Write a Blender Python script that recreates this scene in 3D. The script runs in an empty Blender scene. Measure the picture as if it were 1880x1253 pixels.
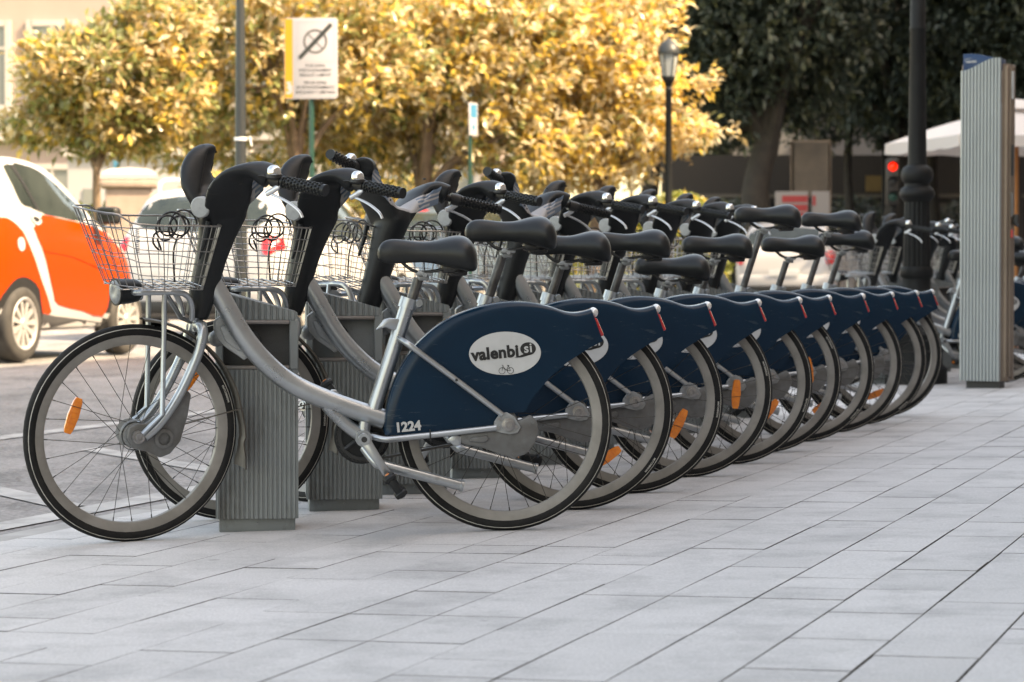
import bpy, bmesh, math, random
import numpy as np
from mathutils import Vector, Matrix
from mathutils.bvhtree import BVHTree
random.seed(7); rng = np.random.default_rng(7)
R = math.radians
sc = bpy.context.scene
col = sc.collection

# ------------------------------------------------------------------ camera
F_PX, CAM_H, PITCH = 4700.0, 0.762, math.atan(140.5 / 4700.0)
cd = bpy.data.cameras.new('camera'); cam = bpy.data.objects.new('camera', cd); col.objects.link(cam)
cd.sensor_width = 36.0; cd.lens = 36.0 * F_PX / 1880.0
cam.location = (0, 0, CAM_H); cam.rotation_euler = (R(90) - PITCH, 0, 0)
cd.clip_start = 0.05; cd.clip_end = 2000
cd.dof.use_dof = True; cd.dof.focus_distance = 7.5; cd.dof.aperture_fstop = 6.4
sc.camera = cam

# ------------------------------------------------------------------ sky, sun, exposure
SUN_EL, SUN_AZ = R(45), R(113)            # azimuth clockwise from the view direction (+Y)
w = bpy.data.worlds.new('World'); sc.world = w; w.use_nodes = True
nt = w.node_tree; bg = nt.nodes['Background']
sky = nt.nodes.new('ShaderNodeTexSky'); sky.sky_type = 'NISHITA'; sky.sun_disc = False
sky.sun_elevation = SUN_EL; sky.sun_rotation = SUN_AZ
sky.dust_density = 2.5; sky.air_density = 1.0; sky.ozone_density = 1.0
nt.links.new(sky.outputs['Color'], bg.inputs['Color']); bg.inputs['Strength'].default_value = 0.15
sl = bpy.data.lights.new('sun', 'SUN'); sl.energy = 2.0; sl.angle = R(0.5); sl.color = (1.0, 0.975, 0.94)
so = bpy.data.objects.new('sun', sl); col.objects.link(so)
to_sun = Vector((math.sin(SUN_AZ) * math.cos(SUN_EL), math.cos(SUN_AZ) * math.cos(SUN_EL), math.sin(SUN_EL)))
so.rotation_euler = to_sun.to_track_quat('Z', 'Y').to_euler()
vs = sc.view_settings
vs.view_transform = 'Standard'; vs.look = 'None'; vs.gamma = 1; vs.use_curve_mapping = False
vs.exposure = 2.66
try:
    vs.use_white_balance = True; vs.white_balance_temperature = 10700; vs.white_balance_tint = 11
except Exception: pass

# ------------------------------------------------------------------ ground frame
A_ROW = R(19.02)
E_V = Vector((math.sin(A_ROW), math.cos(A_ROW), 0)); E_U = Vector((math.cos(A_ROW), -math.sin(A_ROW), 0))
P0 = Vector((-0.0156, 7.32, 0))
def gz(u):
    if u > -1.42: return 0.0205 * u
    if u > -11: return -0.045 + (u + 1.42) * -0.0122
    return 0.20
def uv(u, v, dz=0.0):
    p = P0 + E_U * u + E_V * v; p.z = gz(u) + dz; return p
def to_uv(p):
    d = Vector((p[0], p[1], 0)) - P0; return d.dot(E_U), d.dot(E_V)
FW = Vector((0, math.cos(PITCH), -math.sin(PITCH))); UP = Vector((0, math.sin(PITCH), math.cos(PITCH)))
def at(px, py, depth):                   # a photograph point at a given distance, in metres
    return Vector((0, 0, CAM_H)) + depth * (FW + Vector((1, 0, 0)) * ((px - 940) / F_PX) - UP * ((py - 626.5) / F_PX))

# ------------------------------------------------------------------ mesh helpers
def catmull(pts, k=6, closed=False):
    p = [Vector(q) for q in pts]; n = len(p); out = []
    rngn = range(n if closed else n - 1)
    for i in rngn:
        if closed: a, b, c, d = p[(i - 1) % n], p[i], p[(i + 1) % n], p[(i + 2) % n]
        else: a, b, c, d = p[max(i - 1, 0)], p[i], p[i + 1], p[min(i + 2, n - 1)]
        for j in range(k):
            t = j / k
            out.append(0.5 * ((2 * b) + (c - a) * t + (2 * a - 5 * b + 4 * c - d) * t * t + (3 * b - a - 3 * c + d) * t ** 3))
    if not closed: out.append(p[-1].copy())
    return out
def lerpf(xs, ys, x):
    return float(np.interp(x, xs, ys))

class MB:
    def __init__(s): s.v = []; s.f = []; s.m = []; s.cur = 0
    def add(s, vs, fs):
        o = len(s.v); s.v += [tuple(q) for q in vs]; s.f += [tuple(i + o for i in f) for f in fs]; s.m += [s.cur] * len(fs); return s
    def box(s, c, d, M=None):
        vs = [Vector((c[0] + sx * d[0] / 2, c[1] + sy * d[1] / 2, c[2] + sz * d[2] / 2)) for sx in (-1, 1) for sy in (-1, 1) for sz in (-1, 1)]
        if M is not None: vs = [M @ q for q in vs]
        return s.add(vs, [(0, 1, 3, 2), (4, 6, 7, 5), (0, 4, 5, 1), (2, 3, 7, 6), (0, 2, 6, 4), (1, 5, 7, 3)])
    def rbox(s, c, d, b=0.01, seg=2, M=None):
        bm = bmesh.new(); bmesh.ops.create_cube(bm, size=1)
        for q in bm.verts: q.co = Vector((q.co.x * d[0], q.co.y * d[1], q.co.z * d[2]))
        bmesh.ops.bevel(bm, geom=bm.edges[:], offset=b, segments=seg, affect='EDGES', profile=0.5)
        for q in bm.verts: q.co = q.co + Vector(c)
        return s.bm(bm, M)
    def bm(s, bm, M=None):
        bm.verts.ensure_lookup_table(); bm.verts.index_update()
        vs = [(M @ q.co if M is not None else q.co.copy()) for q in bm.verts]; fs = [[q.index for q in f.verts] for f in bm.faces]
        bm.free(); return s.add(vs, fs)
    def tube(s, pts, r, n=8, closed=False, caps=True, rb=None, up=None):
        p = [Vector(q) for q in pts]; N = len(p); rs = r if hasattr(r, '__len__') else [r] * N
        rbs = rb if hasattr(rb, '__len__') else [rb] * N
        T = []
        for i in range(N):
            a = p[(i - 1) % N] if closed or i > 0 else p[i]; b = p[(i + 1) % N] if closed or i < N - 1 else p[i]
            t = (b - a); T.append(t.normalized() if t.length > 1e-9 else Vector((0, 0, 1)))
        u0 = Vector(up) if up is not None else (Vector((0, 1, 0)) if abs(T[0].y) < 0.9 else Vector((1, 0, 0)))
        vs = []; u = (u0 - T[0] * u0.dot(T[0])).normalized()
        for i in range(N):
            if up is not None: u = Vector(up)
            u = (u - T[i] * u.dot(T[i])); u = u.normalized() if u.length > 1e-6 else Vector((1, 0, 0))
            w_ = T[i].cross(u)
            for k in range(n):
                a = 2 * math.pi * k / n; rb_ = rbs[i] if rbs[i] is not None else rs[i]
                vs.append(p[i] + u * (math.cos(a) * rs[i]) + w_ * (math.sin(a) * rb_))
        fs = []
        for i in range(N if closed else N - 1):
            j = (i + 1) % N
            for k in range(n): fs.append((i * n + k, i * n + (k + 1) % n, j * n + (k + 1) % n, j * n + k))
        if caps and not closed: fs.append(tuple(range(n))[::-1]); fs.append(tuple((N - 1) * n + k for k in range(n)))
        return s.add(vs, fs)
    def cyl(s, a, b, r, n=12, r2=None): return s.tube([a, b], [r, r if r2 is None else r2], n)
    def lathe(s, prof, n=24, c=(0, 0, 0), axis='z', closed=False, M=None, fn=None):
        c = Vector(c); vs = []; m = len(prof)
        for k in range(n):
            a = 2 * math.pi * k / n
            for (r, h) in prof:
                rr = r * (fn(a, h) if fn else 1)
                q = Vector((rr * math.cos(a), rr * math.sin(a), h))
                if axis == 'y': q = Vector((q.x, h, q.y))
                if axis == 'x': q = Vector((h, q.x, q.y))
                vs.append(M @ (c + q) if M is not None else c + q)
        fs = []
        for k in range(n):
            j = (k + 1) % n
            for i in range(m if closed else m - 1):
                i2 = (i + 1) % m
                f = (k * m + i, j * m + i, j * m + i2, k * m + i2)
                fs.append(f if axis != 'y' else f[::-1])
        return s.add(vs, fs)
    def sphere(s, c, r, n=14, m=9, M=None):
        prof = [(math.sin(math.pi * i / m) + 1e-5, -math.cos(math.pi * i / m)) for i in range(m + 1)]
        S = Matrix.Diagonal((r[0], r[1], r[2], 1)) if hasattr(r, '__len__') else Matrix.Scale(r, 4)
        T = Matrix.Translation(Vector(c)) @ S
        return s.lathe(prof, n, M=(M @ T if M is not None else T))
    def prism(s, poly, a, b, axis='y', bev=0.0, seg=2, M=None):
        bm = bmesh.new()
        def q(p, h): return {'y': (p[0], h, p[1]), 'z': (p[0], p[1], h), 'x': (h, p[0], p[1])}[axis]
        f = bm.faces.new([bm.verts.new(q(p, a)) for p in poly])
        e = bmesh.ops.extrude_face_region(bm, geom=[f])
        d = Vector(q((0, 0), b - a))
        bmesh.ops.translate(bm, vec=d, verts=[g for g in e['geom'] if isinstance(g, bmesh.types.BMVert)])
        bmesh.ops.recalc_face_normals(bm, faces=bm.faces)
        if bev: bmesh.ops.bevel(bm, geom=bm.edges[:], offset=bev, segments=seg, affect='EDGES', profile=0.5)
        return s.bm(bm, M)
    def mesh(s, name, smooth=True, ang=40):
        me = bpy.data.meshes.new(name); me.from_pydata(s.v, [], s.f)
        if any(s.m): me.polygons.foreach_set('material_index', s.m)
        me.validate(); 
        if smooth:
            me.polygons.foreach_set('use_smooth', [True] * len(me.polygons)); me.set_sharp_from_angle(angle=R(ang))
        me.update(); return me
    def bvh(s): return BVHTree.FromPolygons([Vector(q) for q in s.v], s.f)

def link(name, me, mats, parent=None, loc=None):
    o = bpy.data.objects.new(name, me); col.objects.link(o)
    if me is not None and mats is not None and len(me.materials) == 0:
        for m in (mats if isinstance(mats, (list, tuple)) else [mats]): me.materials.append(m)
    if parent is not None: o.parent = parent
    if loc is not None: o.location = loc
    return o
def obj(name, mb, mats, parent=None, loc=None, smooth=True, ang=40):
    return link(name, mb.mesh(name, smooth, ang), mats, parent, loc)
def tag(o, label=None, cat=None, group=None, kind=None):
    if label: o['label'] = label
    if cat: o['category'] = cat
    if group: o['group'] = group
    if kind: o['kind'] = kind
    return o
def thing(name, label, cat, loc=(0, 0, 0), group=None, rotz=0.0):
    o = bpy.data.objects.new(name, None); col.objects.link(o); o.location = loc; o.rotation_euler = (0, 0, rotz)
    o.empty_display_size = 0.2
    return tag(o, label, cat, group)
def base(n): return n.split('.')[0]
def copy_tree(o, parent=None, depth=0):
    c = o.copy(); col.objects.link(c)
    if parent is not None: c.parent = parent
    kids = [copy_tree(ch, c, depth + 1) for ch in o.children]
    return c
def evaluated(mb, mods, smooth=True):
    o = link('work', mb.mesh('work'), None)
    for t, kw in mods:
        m = o.modifiers.new(t, t)
        for k, v in kw.items(): setattr(m, k, v)
    dg = bpy.context.evaluated_depsgraph_get()
    me = bpy.data.meshes.new_from_object(o.evaluated_get(dg)); old = o.data
    bpy.data.objects.remove(o); bpy.data.meshes.remove(old)
    me.polygons.foreach_set('use_smooth', [smooth] * len(me.polygons)); return me
def text_mesh(name, body, size, bold=0.0, align='CENTER', ext=0.0004, space=1.0, line=1.0, shear=0.0):
    c = bpy.data.curves.new(name, 'FONT'); c.body = body; c.size = size; c.align_x = align; c.offset = bold
    c.extrude = ext; c.space_character = space; c.space_line = line; c.shear = shear; c.resolution_u = 3
    o = bpy.data.objects.new(name, c); col.objects.link(o)
    dg = bpy.context.evaluated_depsgraph_get(); me = bpy.data.meshes.new_from_object(o.evaluated_get(dg))
    bpy.data.objects.remove(o); bpy.data.curves.remove(c); return me
FACE_NEAR = Matrix.Rotation(R(90), 4, 'X')   # lays XY text upright, facing -Y

# ------------------------------------------------------------------ materials
def mat(name, c, rough=0.5, metal=0.0, var=0.0, vs=6.0, c2=None, bump=0.0, bs=40.0, coat=0.0, spec=0.5, rand=0.0, emit=None, transl=0.0, world=False, det=4.0, rvar=0.0, stretch=None, speck=None):
    m = bpy.data.materials.new(name); m.use_nodes = True; t = m.node_tree; n = t.nodes; L = t.links
    b = n['Principled BSDF']; out = n['Material Output']
    b.inputs['Base Color'].default_value = (*c, 1); b.inputs['Roughness'].default_value = rough; b.inputs['Metallic'].default_value = metal
    b.inputs['Specular IOR Level'].default_value = spec; b.inputs['Coat Weight'].default_value = coat; b.inputs['Coat Roughness'].default_value = 0.06
    if emit: b.inputs['Emission Color'].default_value = (*emit[:3], 1); b.inputs['Emission Strength'].default_value = emit[3]
    if world: co = n.new('ShaderNodeNewGeometry').outputs['Position']
    else: co = n.new('ShaderNodeTexCoord').outputs['Object']
    if stretch:
        mp = n.new('ShaderNodeMapping'); mp.inputs['Scale'].default_value = stretch; L.new(co, mp.inputs['Vector']); co = mp.outputs[0]
    cs = None
    if var or c2 or rand:
        no = n.new('ShaderNodeTexNoise'); no.inputs['Scale'].default_value = vs; no.inputs['Detail'].default_value = det; no.inputs['Roughness'].default_value = 0.62
        L.new(co, no.inputs['Vector'])
        rp = n.new('ShaderNodeMapRange'); rp.inputs[1].default_value = 0.32; rp.inputs[2].default_value = 0.68; L.new(no.outputs['Fac'], rp.inputs[0])
        mx = n.new('ShaderNodeMix'); mx.data_type = 'RGBA'; L.new(rp.outputs[0], mx.inputs[0])
        ca = c2 if c2 else tuple(x * (1 - var) for x in c); cb = c if c2 else tuple(min(1, x * (1 + var)) for x in c)
        mx.inputs[6].default_value = (*ca, 1); mx.inputs[7].default_value = (*cb, 1); cs = mx.outputs[2]
        if rand:
            oi = n.new('ShaderNodeObjectInfo'); mr = n.new('ShaderNodeMapRange'); mr.inputs[3].default_value = 1 - rand; mr.inputs[4].default_value = 1 + rand
            L.new(oi.outputs['Random'], mr.inputs[0]); mm = n.new('ShaderNodeMix'); mm.data_type = 'RGBA'; mm.blend_type = 'MULTIPLY'; mm.inputs[0].default_value = 1
            L.new(cs, mm.inputs[6]); L.new(mr.outputs[0], mm.inputs[7]); cs = mm.outputs[2]
        L.new(cs, b.inputs['Base Color'])
        if rvar:
            m2 = n.new('ShaderNodeMapRange'); m2.inputs[3].default_value = max(0.02, rough - rvar); m2.inputs[4].default_value = min(1, rough + rvar); L.new(no.outputs['Fac'], m2.inputs[0]); L.new(m2.outputs[0], b.inputs['Roughness'])
    if speck:
        ns = n.new('ShaderNodeTexNoise'); ns.inputs['Scale'].default_value = speck[0]; ns.inputs['Detail'].default_value = 3; L.new(co, ns.inputs['Vector'])
        mr = n.new('ShaderNodeMapRange'); mr.inputs[1].default_value = 0.3; mr.inputs[2].default_value = 0.7; mr.inputs[3].default_value = 1 - speck[1]; mr.inputs[4].default_value = 1 + speck[1] * 0.6; L.new(ns.outputs['Fac'], mr.inputs[0])
        nl = n.new('ShaderNodeTexNoise'); nl.inputs['Scale'].default_value = speck[2]; nl.inputs['Detail'].default_value = 7; nl.inputs['Roughness'].default_value = 0.7; L.new(co, nl.inputs['Vector'])
        ml = n.new('ShaderNodeMapRange'); ml.inputs[1].default_value = 0.30; ml.inputs[2].default_value = 0.52; ml.inputs[3].default_value = 1 - speck[3]; ml.inputs[4].default_value = 1.0; L.new(nl.outputs['Fac'], ml.inputs[0])
        mu = n.new('ShaderNodeMath'); mu.operation = 'MULTIPLY'; L.new(mr.outputs[0], mu.inputs[0]); L.new(ml.outputs[0], mu.inputs[1])
        mm2 = n.new('ShaderNodeMix'); mm2.data_type = 'RGBA'; mm2.blend_type = 'MULTIPLY'; mm2.inputs[0].default_value = 1; L.new(cs, mm2.inputs[6]); L.new(mu.outputs[0], mm2.inputs[7]); cs = mm2.outputs[2]; L.new(cs, b.inputs['Base Color'])
    if bump:
        nb = n.new('ShaderNodeTexNoise'); nb.inputs['Scale'].default_value = bs; nb.inputs['Detail'].default_value = 5; L.new(co, nb.inputs['Vector'])
        bu = n.new('ShaderNodeBump'); bu.inputs['Strength'].default_value = bump; bu.inputs['Distance'].default_value = 0.01; L.new(nb.outputs['Fac'], bu.inputs['Height']); L.new(bu.outputs[0], b.inputs['Normal'])
    if transl:
        tr = n.new('ShaderNodeBsdfTranslucent'); ms = n.new('ShaderNodeMixShader'); ms.inputs[0].default_value = transl
        if cs is not None: L.new(cs, tr.inputs['Color'])
        else: tr.inputs['Color'].default_value = (*c, 1)
        L.new(b.outputs[0], ms.inputs[1]); L.new(tr.outputs[0], ms.inputs[2]); L.new(ms.outputs[0], out.inputs['Surface'])
    return m

M = {}
M['silver'] = mat('silver_paint', (0.36, 0.385, 0.40), 0.30, 0.8, var=0.10, vs=9, coat=0.15, rvar=0.1)
M['silver_dull'] = mat('dull_cast_metal', (0.25, 0.26, 0.26), 0.55, 0.35, var=0.25, vs=14, bump=0.08, bs=120)
M['grey_cover'] = mat('dirty_grey_cover', (0.145, 0.15, 0.15), 0.5, 0.15, c2=(0.09, 0.085, 0.078), vs=16, bump=0.05, bs=90)
M['steel'] = mat('basket_steel', (0.30, 0.29, 0.28), 0.34, 0.85, var=0.25, vs=20)
M['chrome'] = mat('chrome', (0.62, 0.62, 0.61), 0.16, 1.0)
M['post_steel'] = mat('seat_post_steel', (0.07, 0.066, 0.062), 0.35, 0.6, var=0.4, vs=30)
M['lever'] = mat('lever_alloy', (0.62, 0.63, 0.64), 0.35, 0.6)
M['plastic'] = mat('black_plastic', (0.011, 0.013, 0.0145), 0.42, 0.0, c2=(0.007, 0.008, 0.009), vs=7, bump=0.03, bs=300, spec=0.3)
M['saddle'] = mat('saddle_vinyl', (0.0085, 0.010, 0.011), 0.38, 0.0, c2=(0.006, 0.007, 0.0075), vs=10, bump=0.05, bs=260, spec=0.35)
M['rubber'] = mat('tyre_rubber', (0.0065, 0.0065, 0.007), 0.75, 0, c2=(0.014, 0.0135, 0.0125), vs=18, bump=0.25, bs=160, spec=0.25)
M['black'] = mat('black_metal', (0.012, 0.012, 0.012), 0.5)
M['stripe'] = mat('tyre_stripe', (0.50, 0.49, 0.45), 0.6, c2=(0.26, 0.25, 0.22), vs=30)
M['rim'] = mat('rim_alloy', (0.27, 0.255, 0.232), 0.5, 0.15, c2=(0.17, 0.158, 0.14), vs=7, bump=0.05, bs=120)
M['spoke'] = mat('spoke_wire', (0.07, 0.066, 0.06), 0.45, 0.8)
M['orange'] = mat('amber_reflector', (0.85, 0.23, 0.01), 0.28, c2=(0.70, 0.16, 0.008), vs=60, coat=0.5)
M['blue'] = mat('fender_blue', (0.0018, 0.0155, 0.032), 0.22, 0.0, c2=(0.0024, 0.019, 0.038), vs=5, coat=0.04, spec=0.16, bump=0.012, bs=30)
M['decal'] = mat('decal_white', (0.44, 0.445, 0.44), 0.45, var=0.06, vs=25)
M['ink'] = mat('decal_black', (0.006, 0.006, 0.006), 0.45)
M['label_grey'] = mat('label_grey', (0.30, 0.29, 0.29), 0.4); M['label_blue'] = mat('label_blue', (0.09, 0.13, 0.18), 0.4)
M['disc'] = mat('badge_grey', (0.30, 0.31, 0.31), 0.5, var=0.08, vs=80)
M['red'] = mat('red_lens', (0.55, 0.012, 0.018), 0.2, coat=0.5)
M['lens'] = mat('clear_lens', (0.62, 0.60, 0.58), 0.12, 0.3, coat=0.6)
M['lampglass'] = mat('headlamp_glass', (0.22, 0.235, 0.24), 0.35, 0.1, var=0.3, vs=60)
M['mud'] = mat('mudguard', (0.12, 0.105, 0.085), 0.55, 0.1, c2=(0.055, 0.05, 0.044), vs=10)
M['dock'] = mat('dock_grey', (0.205, 0.225, 0.225), 0.5, 0.12, c2=(0.168, 0.185, 0.185), vs=5, bump=0.03, bs=100)
M['dock_dark'] = mat('dock_recess', (0.13, 0.125, 0.118), 0.6, 0.1, c2=(0.18, 0.17, 0.16), vs=8)
M['dock_lip'] = mat('dock_lip', (0.22, 0.20, 0.19), 0.4, 0.3)
M['kiosk'] = mat('kiosk_aluminium', (0.315, 0.345, 0.352), 0.42, 0.45, var=0.06, vs=2.0)
M['kiosk_side'] = mat('kiosk_brown', (0.20, 0.15, 0.115), 0.4, 0.4, var=0.2, vs=2)
M['kiosk_blue'] = mat('kiosk_blue', (0.004, 0.035, 0.10), 0.3, spec=0.3)
M['white'] = mat('white_paint', (0.78, 0.77, 0.75), 0.4)
M['iron'] = mat('cast_iron', (0.007, 0.0078, 0.0082), 0.6, 0.0, spec=0.25, var=0.25, vs=6, bump=0.04, bs=60)

def scuffs(m, c, scale, stretch, lo, amt):       # light scratches in a paint
    t = m.node_tree; n = t.nodes; L = t.links; b = n['Principled BSDF']; src = b.inputs['Base Color'].links[0].from_socket
    mp = n.new('ShaderNodeMapping'); mp.inputs['Scale'].default_value = stretch; mp.inputs['Rotation'].default_value = (0, 0.5, 0); L.new(n.new('ShaderNodeTexCoord').outputs['Object'], mp.inputs['Vector'])
    no = n.new('ShaderNodeTexNoise'); no.inputs['Scale'].default_value = scale; no.inputs['Detail'].default_value = 8; no.inputs['Roughness'].default_value = 0.7; L.new(mp.outputs[0], no.inputs['Vector'])
    r = n.new('ShaderNodeMapRange'); r.inputs[1].default_value = lo; r.inputs[2].default_value = lo + 0.12; r.inputs[4].default_value = amt; L.new(no.outputs['Fac'], r.inputs[0])
    mx = n.new('ShaderNodeMix'); mx.data_type = 'RGBA'; L.new(r.outputs[0], mx.inputs[0]); L.new(src, mx.inputs[6]); mx.inputs[7].default_value = (*c, 1); L.new(mx.outputs[2], b.inputs['Base Color'])
    rr = n.new('ShaderNodeMapRange'); rr.inputs[3].default_value = b.inputs['Roughness'].default_value; rr.inputs[4].default_value = 0.6; L.new(r.outputs[0], rr.inputs[0])
    if not b.inputs['Roughness'].links: L.new(rr.outputs[0], b.inputs['Roughness'])
scuffs(M['blue'], (0.05, 0.065, 0.075), 9, (1, 1, 5), 0.60, 0.55)
scuffs(M['silver'], (0.14, 0.135, 0.13), 16, (1, 1, 1), 0.60, 0.6)
scuffs(M['plastic'], (0.035, 0.036, 0.037), 14, (1, 1, 4), 0.58, 0.5)
scuffs(M['dock'], (0.09, 0.085, 0.075), 6, (1, 1, 0.4), 0.55, 0.7)
# ------------------------------------------------------------------ the hire bike (local: +x to the rear, -y towards the kerb-side viewer, origin under the rear wheel)
WR, WZ, FX = 0.310, 0.309, -1.062
AX = Vector((-0.866, 0, 0.64)); ADIR = Vector((0.33, 0, 1.0)).normalized()      # steering axis
ST = Vector((0.3265, 0, 0.945))                                                  # seat tube direction
BB = Vector((-0.406, 0, 0.278))
GRP = {}                                                                         # part name -> how it moves

def wheel_meshes():
    prof = []
    for k in range(15):
        a = -2.45 + 4.9 * k / 14
        prof.append((0.2915 + 0.0185 * math.cos(a), 0.0190 * math.sin(a)))
    tyre = MB().lathe(prof, 72, axis='y').mesh('tyre', ang=80)
    st = MB()
    for s in (-1, 1):
        for (r0, r1, yy) in ((0.2985, 0.3005, 0.0176),):
            st.lathe([(r0, s * (yy + 0.0006)), (r1, s * (yy - 0.0004))] if s > 0 else [(r1, s * (yy - 0.0004)), (r0, s * (yy + 0.0006))], 72, axis='y')
    stripe = st.mesh('reflective_stripe')
    rp = [(0.283, -0.0125), (0.281, -0.0145), (0.262, -0.0125), (0.2535, -0.008), (0.252, 0), (0.2535, 0.008), (0.262, 0.0125), (0.281, 0.0145), (0.283, 0.0125)]
    rim = MB().lathe(rp, 72, axis='y', closed=True).mesh('rim', ang=50)
    sp = MB()
    for k in range(28):
        s = 1 if k % 2 else -1
        a = 2 * math.pi * k / 28; h = a + (0.9 if (k // 2) % 2 else -0.9)
        p0 = Vector((0.034 * math.cos(h), s * 0.030, 0.034 * math.sin(h))); p1 = Vector((0.254 * math.cos(a), s * 0.002, 0.254 * math.sin(a)))
        sp.tube([p0, p1], 0.00095, 4, caps=False)
        d = (p0 - p1).normalized(); sp.tube([p1, p1 + d * 0.012], 0.0018, 5)
    spokes = sp.mesh('spokes')
    hub = MB().lathe([(0.0, -0.058), (0.012, -0.058), (0.014, -0.040), (0.036, -0.034), (0.038, -0.028), (0.022, -0.022), (0.020, 0.022), (0.038, 0.028), (0.036, 0.034), (0.014, 0.040), (0.012, 0.058), (0, 0.058)], 20, axis='y')
    for s in (-1, 1):
        for k in range(14):
            a = 2 * math.pi * k / 14; hub.box((0.031 * math.cos(a), s * 0.0355, 0.031 * math.sin(a)), (0.006, 0.004, 0.006))
    hub = hub.mesh('hub')
    rf = MB()
    pts = [(-0.052, 0.009), (-0.040, 0.013), (0, 0.0165), (0.040, 0.013), (0.052, 0.009), (0.052, -0.009), (0.040, -0.013), (0, -0.0165), (-0.040, -0.013), (-0.052, -0.009)]
    rf.prism(pts, -0.0055, 0.0055, 'y', 0.0015, 1)
    for k in range(5): rf.rbox((-0.03 + 0.015 * k, -0.0062, 0), (0.011, 0.002, 0.019), 0.0006, 1)
    refl = rf.mesh('reflector', ang=30)
    bolt = MB().cyl((0, -0.0075, 0), (0, 0.006, 0), 0.0035, 8).mesh('bolt')
    return tyre, stripe, rim, spokes, hub, refl, bolt
def tyre_text():
    me = text_mesh('tyre_lettering', 'HUTCHINSON', 0.0075, 0.0003, 'CENTER', ext=0.0, space=1.1); co = np.empty(len(me.vertices) * 3); me.vertices.foreach_get('co', co); co = co.reshape(-1, 3)
    r = 0.2885 + co[:, 1]; a = R(20) - co[:, 0] / 0.29; out = np.stack([r * np.cos(a), np.full(len(r), -0.0196), r * np.sin(a)], 1); me.vertices.foreach_set('co', out.reshape(-1)); me.update(); return me
W_TEXT = tyre_text()
W_TYRE, W_STRIPE, W_RIM, W_SPOKES, W_HUB, W_REFL, W_BOLT = wheel_meshes()

def add_wheel(name, root, refl_angles):
    wl = link(name, W_RIM, M['rim'], root)
    t = link('tyre', W_TYRE, M['rubber'], wl); link('tyre_lettering', W_TEXT, M['stripe'], wl); link('reflective_stripe', W_STRIPE, M['stripe'], wl)
    link('spokes', W_SPOKES, M['spoke'], wl); link('hub', W_HUB, M['silver_dull'], wl)
    for a in refl_angles:
        r = link('reflector', W_REFL, M['orange'], wl); a = R(a); rr = 0.178
        r.matrix_basis = Matrix.Translation((rr * math.cos(a), 0, rr * math.sin(a))) @ Matrix.Rotation(-a + R(90), 4, 'Y')
    return wl

def console_mesh(swept=True):
    c = MB()
    zs = [0.628, 0.66, 0.72, 0.80, 0.87, 0.93, 0.965]
    fa = [0.030, 0.034, 0.039, 0.044, 0.056, 0.074, 0.060]
    la = [0.040, 0.043, 0.045, 0.047, 0.050, 0.052, 0.045]
    cx = [-0.870, -0.861, -0.845, -0.825, -0.806, -0.790, -0.785]
    c.tube(catmull([(cx[i], 0, zs[i]) for i in range(7)], 4), list(np.interp(np.arange(25) / 4, range(7), la)), 24, rb=list(np.interp(np.arange(25) / 4, range(7), fa)), up=(0, 1, 0))
    for s in (-1, 1):
        pts = catmull([(-0.795, 0, 0.890), (-0.800, 0.042 * s, 0.950), (-0.812, 0.086 * s, 1.010), (-0.800, 0.120 * s, 1.050), (-0.770, 0.156 * s, 1.066), (-0.742, 0.190 * s, 1.050)], 5)
        if s > 0 and swept: pts = catmull([(-0.795, 0, 0.890), (-0.806, 0.040, 0.950), (-0.826, 0.072, 1.000), (-0.816, 0.098, 1.040), (-0.782, 0.120, 1.072), (-0.752, 0.140, 1.084)], 5)
        n = len(pts)
        ra = np.interp(np.linspace(0, 1, n), [0, .2, .4, .6, .8, 1], [0.066, 0.070, 0.073, 0.058, 0.042, 0.039])
        rb = np.interp(np.linspace(0, 1, n), [0, .2, .4, .6, .8, 1], [0.034, 0.026, 0.021, 0.020, 0.026, 0.036])
        if s > 0 and swept: ra = np.interp(np.linspace(0, 1, n), [0, .2, .4, .6, .8, 1], [0.066, 0.066, 0.062, 0.052, 0.040, 0.024]); rb = np.interp(np.linspace(0, 1, n), [0, .2, .4, .6, .8, 1], [0.034, 0.027, 0.023, 0.024, 0.024, 0.018])
        c.tube(pts, list(ra), 20, rb=list(rb), up=(1, 0, 0))
    me = evaluated(c, [('REMESH', dict(mode='VOXEL', voxel_size=0.0065)), ('SMOOTH', dict(factor=0.5, iterations=6))])
    if swept:                                     # the hollow rider-side face of the right horn, with a ridge along its front
        nv = [v.normal.copy() for v in me.vertices]
        for v, nn in zip(me.vertices, nv):
            x, y, z = v.co
            if y > 0.025 and z > 0.965 and nn.dot(Vector((0.45, -0.89, 0))) > 0.0:
                t = min(1, max(0, (x - (-0.850 + (z - 0.985) * 0.55)) / 0.022)); t = t * t * (3 - 2 * t)
                e = min(1, max(0, (z - 0.965) / 0.03)) * min(1, max(0, (1.098 - z) / 0.022))
                v.co.y += 0.017 * t * e; v.co.x -= 0.006 * t * e
        me.update()
    return me

def bvh_of(me):
    return BVHTree.FromPolygons([v.co.copy() for v in me.vertices], [tuple(p.vertices) for p in me.polygons])

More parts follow.
